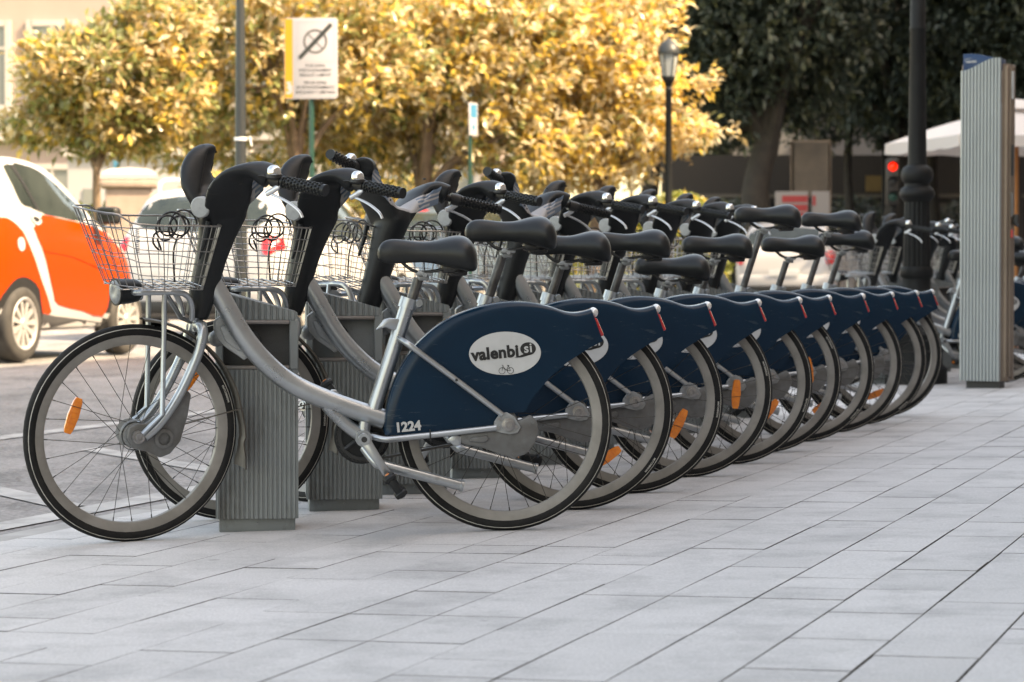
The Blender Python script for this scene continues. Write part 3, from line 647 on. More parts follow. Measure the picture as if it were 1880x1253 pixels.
    for i in range(n - 1):
        for k in range(4): fs.append((i * 5 + k, i * 5 + k + 1, (i + 1) * 5 + k + 1, (i + 1) * 5 + k))
    b.add(vs, fs); b.tube([(FX + 0.02, -0.06, WZ + 0.004), (FX + 0.325, -0.02, WZ + 0.055)], 0.0022, 5); P('front_mudguard', b, 'mud', 'steer')
    # lock casting that meets the docking post
    b = MB().prism([(-0.822, 0.618), (-0.800, 0.634), (-0.716, 0.520), (-0.738, 0.503), (-0.752, 0.515), (-0.790, 0.542), (-0.812, 0.566), (-0.822, 0.590)], 0.012, 0.10, 'y', 0.006, 2)
    b.prism([(-0.805, 0.600), (-0.790, 0.606), (-0.738, 0.540), (-0.752, 0.530), (-0.790, 0.560)], 0.006, 0.03, 'y', 0.004); b.sphere((-0.815, 0.07, 0.566), 0.024, 12, 8); b.cyl((-0.77, 0.08, 0.55), (-0.75, 0.19, 0.545), 0.020, 12)
    P('lock_casting', b, 'silver_dull')
    # wheels
    add_wheel('rear_wheel', root, (0,)); GRP['rear_wheel'] = 'rear'
    add_wheel('front_wheel', root, (160,)); GRP['front_wheel'] = 'front'
    return root

def pose(root, steer=0.0, saddle=0.0, crank=0.0, rear=0.0, front=0.0, pedal=0.0):
    S = Matrix.Translation(AX) @ Matrix.Rotation(R(steer), 4, ADIR) @ Matrix.Translation(-AX)
    B = Matrix.Translation(AX) @ Matrix.Rotation(R(steer + (9 if steer > 0 else -6)), 4, ADIR) @ Matrix.Translation(-AX)
    piv = Matrix.Translation((-0.80, 0, 0.85)); B = piv @ Matrix.Rotation(R(1.5), 4, 'X') @ piv.inverted() @ B
    for ch in root.children:
        g = GRP.get(base(ch.name))
        if g == 'steer': ch.matrix_basis = S
        elif g == 'bar':
            ch.matrix_basis = B
            if steer < 0 and base(ch.name) in ALT: ch.data = ALT[base(ch.name)]
        elif g == 'saddle': ch.matrix_basis = Matrix.Translation(ST * saddle)
        elif g == 'rear': ch.matrix_basis = Matrix.Translation((0, 0, WZ)) @ Matrix.Rotation(R(-rear), 4, 'Y')
        elif g == 'front': ch.matrix_basis = S @ Matrix.Translation((FX, 0, WZ)) @ Matrix.Rotation(R(-front), 4, 'Y')
        elif g == 'crank':
            s = ch['side']; a = crank + (180 if s > 0 else 0)
            ch.matrix_basis = Matrix.Translation(BB) @ Matrix.Rotation(R(-a), 4, 'Y')
            for q in ch.children:
                if base(q.name) in ('pedal', 'pedal_reflector'): q.matrix_basis = Matrix.Translation((0, 0, -0.150)) @ Matrix.Rotation(R(a + pedal), 4, 'Y')

def bike_matrix(u, v, yaw=5.5):
    a = R(yaw); s = 0.0187
    ex = Vector((math.cos(a), math.sin(a), s)).normalized(); ey = Vector((-math.sin(a), math.cos(a), 0)); ez = ex.cross(ey)
    m = Matrix((ex, ey, ez)).transposed().to_4x4(); m.translation = uv(u, v); return m
# ------------------------------------------------------------------ more materials
M['tile'] = mat('paving_tile', (0.49, 0.476, 0.472), 0.7, 0, c2=(0.42, 0.41, 0.405), vs=2.2, bump=0.25, bs=170, rand=0.06, world=True, det=9.0, speck=(150, 0.18, 3.1, 0.30))
M['joint'] = mat('joint_dirt_shade', (0.16, 0.153, 0.146), 0.95, var=0.6, vs=25, world=True)  # dirt on tile sides, with the shade of the gaps put into its colour
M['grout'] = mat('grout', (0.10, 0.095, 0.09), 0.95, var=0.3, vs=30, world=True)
M['kerb'] = mat('kerb_stone', (0.36, 0.35, 0.34), 0.75, c2=(0.24, 0.23, 0.22), vs=5, bump=0.2, bs=80, rand=0.08, world=True)
M['ground'] = mat('soil', (0.16, 0.14, 0.11), 0.95, var=0.2, vs=0.5, world=True)
M['lawn'] = mat('lawn_green', (0.10, 0.13, 0.03), 0.9, c2=(0.16, 0.15, 0.05), vs=2, world=True, bump=0.5, bs=30)
M['paint'] = mat('road_paint', (0.42, 0.41, 0.40), 0.7, c2=(0.22, 0.215, 0.21), vs=7, bump=0.2, bs=90, world=True, det=8)
M['leaf_gold'] = mat('leaf_gold', (0.76, 0.575, 0.18), 0.30, c2=(0.72, 0.48, 0.09), vs=1.5, transl=0.45, spec=0.6)
M['leaf_pale'] = mat('leaf_pale', (0.80, 0.72, 0.54), 0.22, c2=(0.72, 0.60, 0.38), vs=1.5, transl=0.45, spec=0.8)
M['leaf_rust'] = mat('leaf_rust', (0.56, 0.42, 0.20), 0.36, c2=(0.44, 0.30, 0.13), vs=1.5, transl=0.45)
M['leaf_olive'] = mat('leaf_olive', (0.29, 0.31, 0.12), 0.26, c2=(0.17, 0.185, 0.07), vs=1.5, transl=0.3, spec=0.7)
M['leaf_dark'] = mat('leaf_dark', (0.047, 0.064, 0.046), 0.5, c2=(0.030, 0.042, 0.030), vs=1.0, transl=0.12)
M['leaf_mid'] = mat('leaf_mid', (0.10, 0.108, 0.055), 0.40, c2=(0.065, 0.075, 0.042), vs=1.0, transl=0.2)
M['leaf_lime'] = mat('leaf_lime', (0.20, 0.22, 0.035), 0.4, c2=(0.13, 0.15, 0.03), vs=1.5, transl=0.35)
M['bark'] = mat('bark_tan', (0.20, 0.135, 0.09), 0.85, c2=(0.11, 0.075, 0.05), vs=7, bump=0.5, bs=20)
M['bark_dark'] = mat('bark_dark', (0.040, 0.032, 0.026), 0.9, c2=(0.022, 0.018, 0.015), vs=5, bump=0.6, bs=14)
M['facade_pink'] = mat('facade_render', (0.34, 0.255, 0.225), 0.85, var=0.06, vs=0.6)
M['facade_trim'] = mat('facade_trim', (0.40, 0.36, 0.34), 0.8)
M['facade_lilac'] = mat('facade_lilac', (0.34, 0.32, 0.33), 0.85, var=0.05, vs=0.6)
M['window'] = mat('window_glass', (0.16, 0.17, 0.17), 0.12)
M['stone'] = mat('pillar_stone', (0.36, 0.27, 0.225), 0.9, c2=(0.27, 0.20, 0.165), vs=4, bump=0.3, bs=25)
M['sign_white'] = mat('sign_white', (0.36, 0.345, 0.36), 0.45); M['sign_yellow'] = mat('sign_yellow', (0.52, 0.24, 0.012), 0.45)
M['sign_grey'] = mat('sign_grey', (0.12, 0.11, 0.105), 0.5); M['sign_black'] = mat('sign_black', (0.022, 0.026, 0.024), 0.5); M['sign_cyan'] = mat('sign_blue', (0.03, 0.18, 0.30), 0.45)
M['green_post'] = mat('green_post', (0.012, 0.055, 0.042), 0.4, 0.2)
M['grey_post'] = mat('grey_post', (0.035, 0.040, 0.042), 0.45, 0.3)
M['glass_lamp'] = mat('lantern_glass', (0.40, 0.42, 0.41), 0.15, transl=0.3)
M['hoarding'] = mat('dark_wall', (0.030, 0.023, 0.019), 0.7, c2=(0.022, 0.018, 0.016), vs=0.8); M['hoarding_rail'] = mat('rail', (0.10, 0.085, 0.07), 0.6)
M['hall'] = mat('pale_hall', (0.13, 0.128, 0.13), 0.8)
M['poster'] = mat('poster_brown', (0.11, 0.085, 0.062), 0.7, c2=(0.06, 0.046, 0.036), vs=2.5, det=8); M['board_red'] = mat('board_red', (0.28, 0.025, 0.025), 0.6); M['board_white'] = mat('board_white', (0.20, 0.185, 0.175), 0.6)
M['canvas'] = mat('canvas', (0.66, 0.615, 0.59), 0.85, transl=0.2); M['cafe_wood'] = mat('cafe_wood', (0.42, 0.16, 0.05), 0.6, var=0.3, vs=3)
M['signal_red'] = mat('signal_red', (0.8, 0.05, 0.02), 0.3, emit=(1.0, 0.010, 0.005, 0.35))
M['car_white'] = mat('car_white', (0.42, 0.41, 0.405), 0.28, coat=0.3); M['car_orange'] = mat('car_orange', (0.42, 0.038, 0.002), 0.3, coat=0.15); M['car_silver'] = mat('car_silver', (0.60, 0.59, 0.58), 0.35, 0.25, coat=0.5)
M['car_blue'] = mat('car_bluegrey', (0.10, 0.15, 0.20), 0.3, 0.3, coat=0.6); M['car_black'] = mat('car_trim', (0.012, 0.012, 0.012), 0.6)
M['car_glass'] = mat('car_glass', (0.016, 0.023, 0.021), 0.06, spec=0.55, c2=(0.035, 0.045, 0.040), vs=3.5)
M['car_grey'] = mat('car_sill_grey', (0.085, 0.083, 0.083), 0.5); M['wheel_alloy'] = mat('wheel_alloy', (0.48, 0.46, 0.44), 0.35, 0.4)
M['plate'] = mat('number_plate', (0.6, 0.6, 0.58), 0.5)
M['tyre_car'] = mat('car_tyre', (0.03, 0.028, 0.026), 0.8, c2=(0.055, 0.05, 0.045), vs=8)

def gum(m):
    t = m.node_tree; n = t.nodes; L = t.links; b = n['Principled BSDF']; src = b.inputs['Base Color'].links[0].from_socket
    v = n.new('ShaderNodeTexVoronoi'); v.inputs['Scale'].default_value = 4.2; L.new(n.new('ShaderNodeNewGeometry').outputs['Position'], v.inputs['Vector'])
    a = n.new('ShaderNodeMapRange'); a.inputs[1].default_value = 0.045; a.inputs[2].default_value = 0.075; a.inputs[3].default_value = 1.0; a.inputs[4].default_value = 0.0; L.new(v.outputs['Distance'], a.inputs[0])
    s = n.new('ShaderNodeSeparateColor'); L.new(v.outputs['Color'], s.inputs[0]); g = n.new('ShaderNodeMath'); g.operation = 'GREATER_THAN'; g.inputs[1].default_value = 0.72; L.new(s.outputs[0], g.inputs[0])
    k = n.new('ShaderNodeMath'); k.operation = 'MULTIPLY'; L.new(a.outputs[0], k.inputs[0]); L.new(g.outputs[0], k.inputs[1]); k2 = n.new('ShaderNodeMath'); k2.operation = 'MULTIPLY'; k2.inputs[1].default_value = 0.45; L.new(k.outputs[0], k2.inputs[0])
    mx = n.new('ShaderNodeMix'); mx.data_type = 'RGBA'; L.new(k2.outputs[0], mx.inputs[0]); L.new(src, mx.inputs[6]); mx.inputs[7].default_value = (0.12, 0.115, 0.11, 1); L.new(mx.outputs[2], b.inputs['Base Color'])
gum(M['tile'])

def asphalt():
    m = mat('worn_asphalt', (0.27, 0.255, 0.252), 0.85, c2=(0.17, 0.163, 0.16), vs=1.6, bump=0.0, world=True, det=9, speck=(60, 0.30, 4.0, 0.45), stretch=(1.0, 0.45, 1.0))
    t = m.node_tree; n = t.nodes; L = t.links; b = n['Principled BSDF']
    pos = n.new('ShaderNodeNewGeometry').outputs['Position']
    a = n.new('ShaderNodeTexNoise'); a.inputs['Scale'].default_value = 55; a.inputs['Detail'].default_value = 6; L.new(pos, a.inputs['Vector'])
    c = n.new('ShaderNodeTexVoronoi'); c.feature = 'DISTANCE_TO_EDGE'; c.inputs['Scale'].default_value = 2.6
    wv = n.new('ShaderNodeTexNoise'); wv.inputs['Scale'].default_value = 3.0; wv.inputs['Detail'].default_value = 6; L.new(pos, wv.inputs['Vector'])
    mx = n.new('ShaderNodeMix'); mx.data_type = 'VECTOR'; mx.inputs[0].default_value = 0.45; L.new(pos, mx.inputs[4]); L.new(wv.outputs['Color'], mx.inputs[5]); L.new(mx.outputs[1], c.inputs['Vector'])
    r = n.new('ShaderNodeMapRange'); r.inputs[1].default_value = 0.0; r.inputs[2].default_value = 0.035; L.new(c.outputs['Distance'], r.inputs[0])
    ad = n.new('ShaderNodeMath'); ad.operation = 'MULTIPLY_ADD'; ad.inputs[1].default_value = 0.6; L.new(a.outputs['Fac'], ad.inputs[0]); L.new(r.outputs[0], ad.inputs[2])
    bu = n.new('ShaderNodeBump'); bu.inputs['Strength'].default_value = 0.8; bu.inputs['Distance'].default_value = 0.012; L.new(ad.outputs[0], bu.inputs['Height']); L.new(bu.outputs[0], b.inputs['Normal'])
    return m
M['asphalt'] = asphalt()

# ------------------------------------------------------------------ ground, road, paving
def sheet(name, us, vs_, dz, m, label=None, kind='structure', zf=None):
    b = MB(); pts = [uv(u, v, dz) for v in vs_ for u in us]; n = len(us)
    b.add(pts, [(j * n + i, j * n + i + 1, (j + 1) * n + i + 1, (j + 1) * n + i) for j in range(len(vs_) - 1) for i in range(n - 1)])
    o = obj(name, b, m); tag(o, label, None, None, kind); return o
b = MB(); b.add([(-600, -100, -0.35), (600, -100, -0.35), (600, 900, -0.35), (-600, 900, -0.35)], [(0, 1, 2, 3)]); tag(obj('ground', b, M['ground']), 'bare ground beyond the park', kind='structure')
road = sheet('road', [-1.5 - 0.5 * i for i in range(20)], [-14 + 2 * i for i in range(45)], -0.006, M['asphalt'], 'worn grey asphalt road beside the pavement')
lawn = MB(); q = [uv(-11.05, -30), uv(-11.05, 130), uv(-110, 130), uv(-110, -30)]
lawn.add([(p.x, p.y, 0.20) for p in q], [(0, 1, 2, 3)]); lawn.add([(p.x, p.y, 0.20 if i < 2 else -0.1) for i, p in enumerate([q[0], q[1], q[1], q[0]])], [(0, 1, 2, 3)])
tag(obj('lawn', lawn, M['lawn']), 'green park ground behind the parked cars', kind='structure')
b = MB()
for us, z in (([-0.95 - 0.43, 9.0], -0.022),):
    vs_ = [-14 + 4 * i for i in range(20)]
    pts = [uv(u, v, z) for v in vs_ for u in us]; b.add(pts, [(2 * j, 2 * j + 1, 2 * j + 3, 2 * j + 2) for j in range(len(vs_) - 1)])
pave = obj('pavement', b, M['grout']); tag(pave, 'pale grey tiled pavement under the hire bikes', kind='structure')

def in_view(p, mx=0.0):
    d = p - Vector((0, 0, CAM_H)); k = d.dot(FW)
    if k < 0.5: return False
    x = d.x / k * F_PX; y = -d.dot(UP) / k * F_PX
    return abs(x) < 940 + mx and y < 640 + mx
A_T = R(18.3); T_V = Vector((math.sin(A_T), math.cos(A_T), 0)); T_U = Vector((math.cos(A_T), -math.sin(A_T), 0))
nrm = Vector((-0.0205 * E_U.x, -0.0205 * E_U.y, 1)).normalized()
TX = (T_U - nrm * T_U.dot(nrm)).normalized(); TY = nrm.cross(TX)
def tile_geo(wx, ly, h=0.020, ch=0.0004):
    x, y = wx / 2, ly / 2
    v = [(sx * x, sy * y, -h) for sx, sy in ((-1, -1), (1, -1), (1, 1), (-1, 1))] + [(sx * x, sy * y, -ch) for sx, sy in ((-1, -1), (1, -1), (1, 1), (-1, 1))] + [(sx * (x - ch), sy * (y - ch), 0) for sx, sy in ((-1, -1), (1, -1), (1, 1), (-1, 1))]
    f = [(0, 1, 5, 4), (1, 2, 6, 5), (2, 3, 7, 6), (3, 0, 4, 7), (4, 5, 9, 8), (5, 6, 10, 9), (6, 7, 11, 10), (7, 4, 8, 11), (8, 9, 10, 11)]
    return v, f
trng = random.Random(11)
tiles = []; meshes = {}
WS = 0.2025
for i in range(-8, 26):
    v = -6.0 + trng.choice([0, .1, .2, .3]) * 2; wide = 0.0010 + (0.003 if trng.random() < 0.20 else 0)
    if i >= 11: wide += 0.0012
    while v < 16:
        ln = trng.choice([0.2, 0.4, 0.4, 0.6, 0.6])
        c = P0 + T_U * (-1.28 + i * WS) + T_V * (v + ln / 2)
        u_, v_ = to_uv(c); c.z = 0.0205 * u_
        gx = wide + trng.choice([0, 0, 0, 0, 0.0006, 0.003]); gy = trng.choice([0.002, 0.004, 0.006, 0.009])
        tiles.append((c, round(WS - gx, 4), round(ln - gy, 4), u_, trng.uniform(-1, 1), trng.uniform(-1, 1), trng.uniform(-0.0006, 0.0006)))
        v += ln
tiles = [t for t in tiles if t[3] > -1.30]
cand = [t for t in tiles if in_view(t[0], 150)]
vis = sorted([t for t in cand if in_view(t[0], 25)], key=lambda t: t[0].y)[:300]
ids = set(id(t) for t in vis); mass = MB()
def tile_M(t):
    m = Matrix((TX, TY, nrm)).transposed().to_4x4(); m.translation = t[0] + Vector((0, 0, t[6]))
    return m @ Matrix.Rotation(R(0.12) * t[4], 4, 'X') @ Matrix.Rotation(R(0.12) * t[5], 4, 'Y')
for t in vis:
    key = (t[1], t[2])
    if key not in meshes:
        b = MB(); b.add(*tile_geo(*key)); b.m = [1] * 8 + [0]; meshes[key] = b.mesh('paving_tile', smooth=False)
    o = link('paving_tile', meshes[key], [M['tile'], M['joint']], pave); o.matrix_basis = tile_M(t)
for t in tiles:
    if id(t) in ids: continue
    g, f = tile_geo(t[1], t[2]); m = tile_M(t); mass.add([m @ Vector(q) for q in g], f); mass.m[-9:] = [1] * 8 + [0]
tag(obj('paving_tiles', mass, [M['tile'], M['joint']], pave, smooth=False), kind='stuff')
kb = MB().rbox((0, 0, -0.06), (0.105, 0.994, 0.12), 0.006, 1).mesh('kerb_stone')
mk = Matrix((E_U, E_V, Vector((0, 0, 1)))).transposed().to_4x4()
for k in range(28):
    o = link('kerb_stone', kb, M['kerb'], pave); m = mk.copy(); m.translation = uv(-1.395 + 0.0, -6 + k, 0.0); m.translation.z = 0.0205 * -1.395 + 0.001; o.matrix_basis = m
# road paint
def strip(name, u0, u1, v0, v1, nseg=14):
    b = MB(); pts = []
    for k in range(nseg + 1):
        v = v0 + (v1 - v0) * k / nseg
        for u in (u0, u1): pts.append(uv(u + trng.uniform(-.008, .008), v, -0.002))
    b.add(pts, [(2 * k, 2 * k + 1, 2 * k + 3, 2 * k + 2) for k in range(nseg)])
    return tag(obj(name, b, M['paint'], road))
strip('lane_line', -1.72, -1.60, -8, 22, 60); strip('lane_line', -3.62, -3.50, -8, 40, 60)
for v in (-0.75, 0.55, 1.9, 3.3, 5.0):
    b = MB(); a, c = uv(-1.74, v, -0.0015), uv(-2.9, v + 0.9, -0.0015); d = E_V * 0.16
    b.add([a, a + d, c + d, c], [(0, 3, 2, 1)]); tag(obj('hatch_mark', b, M['paint'], road))

# ------------------------------------------------------------------ docking posts
def flute_front(b, x0, x1, y, z0, z1, n, amp, zt=None, zb=None):
    xs = []; 
    for k in range(n):
        w_ = (x1 - x0) / n; a = x0 + k * w_
        xs += [(a, 0), (a + 0.14 * w_, amp), (a + 0.62 * w_, amp), (a + 0.76 * w_, 0)]
    xs.append((x1, 0)); vs = []
    for x, d in xs: vs += [(x, y - d, zb(x) if zb else z0), (x, y - d, zt(x) if zt else z1)]
    b.add(vs, [(2 * k, 2 * k + 2, 2 * k + 3, 2 * k + 1) for k in range(len(xs) - 1)])
    b.add([(x, y - d, zt(x) if zt else z1) for x, d in xs] + [(x1, y + 0.01, zt(x1) if zt else z1), (x0, y + 0.01, zt(x0) if zt else z1)], [tuple(range(len(xs) + 2))])
    b.add([(x, y - d, zb(x) if zb else z0) for x, d in xs] + [(x1, y + 0.01, zb(x1) if zb else z0), (x0, y + 0.01, zb(x0) if zb else z0)], [tuple(range(len(xs) + 2))[::-1]])
def make_dock():
    root = thing('docking_post', 'x', 'docking post')
    zt = lambda x: 0.626 + (0.674 - 0.626) * (-0.579 - x) / 0.19
    x0, x1, y0, y1 = -0.832, -0.592, 0.178, 0.400
    b = MB(); b.prism([(x0, 0.028), (x1, 0.028), (x1, zt(x1) - 0.002), (x0 + 0.03, zt(x0) - 0.002), (x0, zt(x0) - 0.03)], y0 + 0.035, y1, 'y', 0.008, 2)
    obj('post_body', b, M['dock'], root, ang=35)
    b = MB(); flute_front(b, x0 + 0.004, x1 - 0.004, y0 + 0.004, 0.028, 0.462, 17, 0.0042); b.box(((x0 + x1) / 2, y0 + 0.022, 0.245), (x1 - x0, 0.034, 0.434)); obj('ribbed_front', b, M['dock'], root, smooth=False)
    b = MB(); flute_front(b, x0 + 0.006, x1 - 0.004, y0 + 0.004, 0, 0, 13, 0.005, zt=lambda x: zt(x), zb=lambda x: 0.607); b.prism([(x0 + .002, 0.606), (x1 - .001, 0.606), (x1 - .001, zt(x1) - .003), (x0 + .002, zt(x0) - .003)], y0 + 0.006, y0 + 0.04, 'y'); obj('ribbed_top', b, M['dock'], root, smooth=False)
    b = MB().rbox(((x1 - 0.012), y0 + 0.020, 0.535), (0.026, 0.036, 0.146), 0.003, 1); obj('side_rail', b, M['dock'], root); b = MB().rbox(((x0 + 0.012), y0 + 0.020, 0.535), (0.022, 0.036, 0.146), 0.003, 1); obj('side_rail', b, M['dock'], root)
    b = MB(); b.box(((x0 + x1) / 2, y0 + 0.045, 0.535), (x1 - x0 - 0.04, 0.02, 0.146)); obj('recess_panel', b, M['dock_dark'], root)
    b = MB(); b.rbox(((x0 + x1) / 2 - 0.004, y0 + 0.016, 0.600), (0.200, 0.044, 0.012), 0.005, 2); b.rbox(((x0 + x1) / 2 - 0.004, y0 + 0.022, 0.468), (0.198, 0.036, 0.012), 0.004, 2); obj('recess_lip', b, M['dock_lip'], root)
    b = MB(); b.cyl(((x0 + x1) / 2 - 0.02, y0 + 0.0, 0.545), ((x0 + x1) / 2 - 0.02, y0 + 0.05, 0.545), 0.034, 20); b.cyl(((x0 + x1) / 2 - 0.02, y0 - 0.012, 0.545), ((x0 + x1) / 2 - 0.02, y0 + 0.0, 0.545), 0.018, 14); obj('lock_socket', b, M['black'], root)
    b = MB(); b.rbox(((x0 + x1) / 2, (y0 + y1) / 2 + 0.012, 0.01), (x1 - x0 - 0.018, y1 - y0 - 0.02, 0.05), 0.006, 2); b.cyl((-0.712, y0 + 0.01, 0.012), (-0.712, y0 + 0.022, 0.012), 0.004, 8); obj('plinth', b, M['dock'], root)
    return root

# ------------------------------------------------------------------ place bikes and docks
bike = make_bike(); dock = make_dock()
ROW = 'blue and silver hire bikes docked in a row'
row1 = [ # v, steer, saddle, crank, rear, front, label
 (0.000, 21, 0.000, 32.6, 118, 0, 'nearest hire bike of the row, the one numbered 1224 on its blue fender'),
 (0.655, 15, 0.070, 148, -57, -21, 'second hire bike from the front, right behind the one numbered 1224'),
 (1.267, -47, 0.030, 20, -27, 20, 'third hire bike from the front, handlebars swung round showing the pale label on its console'),
 (1.950, 12, 0.045, 150, -5, 40, 'fourth hire bike, amber reflector upright on its rear wheel, behind the bike with swung handlebars'),
 (2.590, -40, -0.045, 40, -38, 10, 'fifth hire bike, lowest saddle of the row and handlebars turned towards the pavement'),
 (3.234, 13, 0.045, 170, 7, 60, 'sixth hire bike, upright amber reflector and medium saddle beyond the bike with the lowest saddle'),
 (3.900, 10, 0.185, 30, -62, 80, 'seventh hire bike, first with a saddle raised high, in front of the red banded board'),
 (4.550, 14, 0.055, 120, 100, 0, 'eighth hire bike with a low saddle between two bikes whose saddles are raised high'),
 (5.178, 12, 0.185, 60, -70, 30, 'ninth hire bike, second with a saddle raised high, just before the last one'),
 (5.800, 9, 0.095, 25, 80, 110, 'tenth and last hire bike of the front row, nearest the black lamp post'),
]
row2 = [
 (9.75, 14, 0.02, 30, -10, 40, 'first hire bike of the far rank, blue fender showing beside the ticket pillar'),
 (10.4, 12, 0.05, 80, 60, 90, 'second hire bike of the far rank, handlebars showing left of the black lamp post shaft'),
 (11.05, 8, 0.12, 80, 60, 90, 'third hire bike of the far rank, console peeping out beside the fluted lamp post'),
 (11.7, 12, 0.02, 20, 0, 10, 'fourth hire bike of the far rank, between lamp post and ticket pillar'),
 (12.35, -20, 0.05, 50, 20, 150, 'fifth hire bike of the far rank with handlebars turned, close to the ticket pillar'),
 (13.0, 10, 0.09, 10, 10, 50, 'last hire bike of the far rank, mostly hidden by the ticket pillar'),
]
num_me = text_mesh('bike_number', '1224', 0.0370, 0.0016, 'CENTER'); num_me.transform(Matrix.Translation((-0.279, -0.0556, 0.2965)) @ Matrix.Rotation(R(-4.5), 4, 'Y') @ FACE_NEAR)
num2 = text_mesh('bike_number', '112', 0.0370, 0.0016, 'CENTER'); num2.transform(Matrix.Translation((-0.281, -0.0556, 0.2995)) @ Matrix.Rotation(R(-4.5), 4, 'Y') @ FACE_NEAR)
jr = random.Random(3); bikes = []
for i, r in enumerate(row1 + row2):
    o = bike if i == 0 else copy_tree(bike); bikes.append(o)
    o['label'] = r[6]; o['group'] = ROW if i < 10 else 'hire bikes docked in the far rank'
    pose(o, *r[1:6], pedal=55 if i == 0 else jr.uniform(-60, 60))
    o.matrix_world = bike_matrix(jr.uniform(-.02, .02) if i else 0, r[0], 5.5 + (jr.uniform(-1.2, 1.2) if i else 0))
for i, me in ((0, num_me), (10, num2)):
    fd = [c for c in bikes[i].children if base(c.name) == 'rear_fender'][0]; link('bike_number', me, M['decal'], fd)
ordn = ['nearest grey ribbed docking post, holding the bike numbered 1224', 'second grey ribbed docking post from the front, behind the pedals of the nearest bike', 'third ribbed docking post, holding the bike with the swung handlebars', 'fourth ribbed docking post, seen through the rear wheel of the nearest bike', 'fifth ribbed docking post, holding the bike with the lowest saddle', 'sixth ribbed docking post from the front of the row', 'seventh ribbed docking post, under the first highly raised saddle', 'eighth ribbed docking post, its rounded grey top seen between two raised saddles', 'ninth ribbed docking post, its grey top seen under the second raised saddle', 'tenth ribbed docking post, last before the black lamp post']
ord2 = ['first docking post of the far rank, beside the ticket pillar', 'second docking post of the far rank', 'third docking post of the far rank, behind the lamp post', 'fourth docking post of the far rank', 'fifth docking post of the far rank', 'last docking post of the far rank']
for i, r in enumerate(row1 + row2):
    o = dock if i == 0 else copy_tree(dock)
    o['label'] = (ordn + ord2)[i]; o['group'] = 'grey docking posts of the bike station'
    a = R(5.5); p = uv(0, r[0]); p.z -= 0.0
    m = Matrix.Rotation(a, 4, 'Z'); off = m @ Vector((-0.712, 0.25, 0)); u_, v_ = to_uv(p + off); m.translation = Vector((p.x, p.y, gz(u_) + 0.010)); o.matrix_world = m
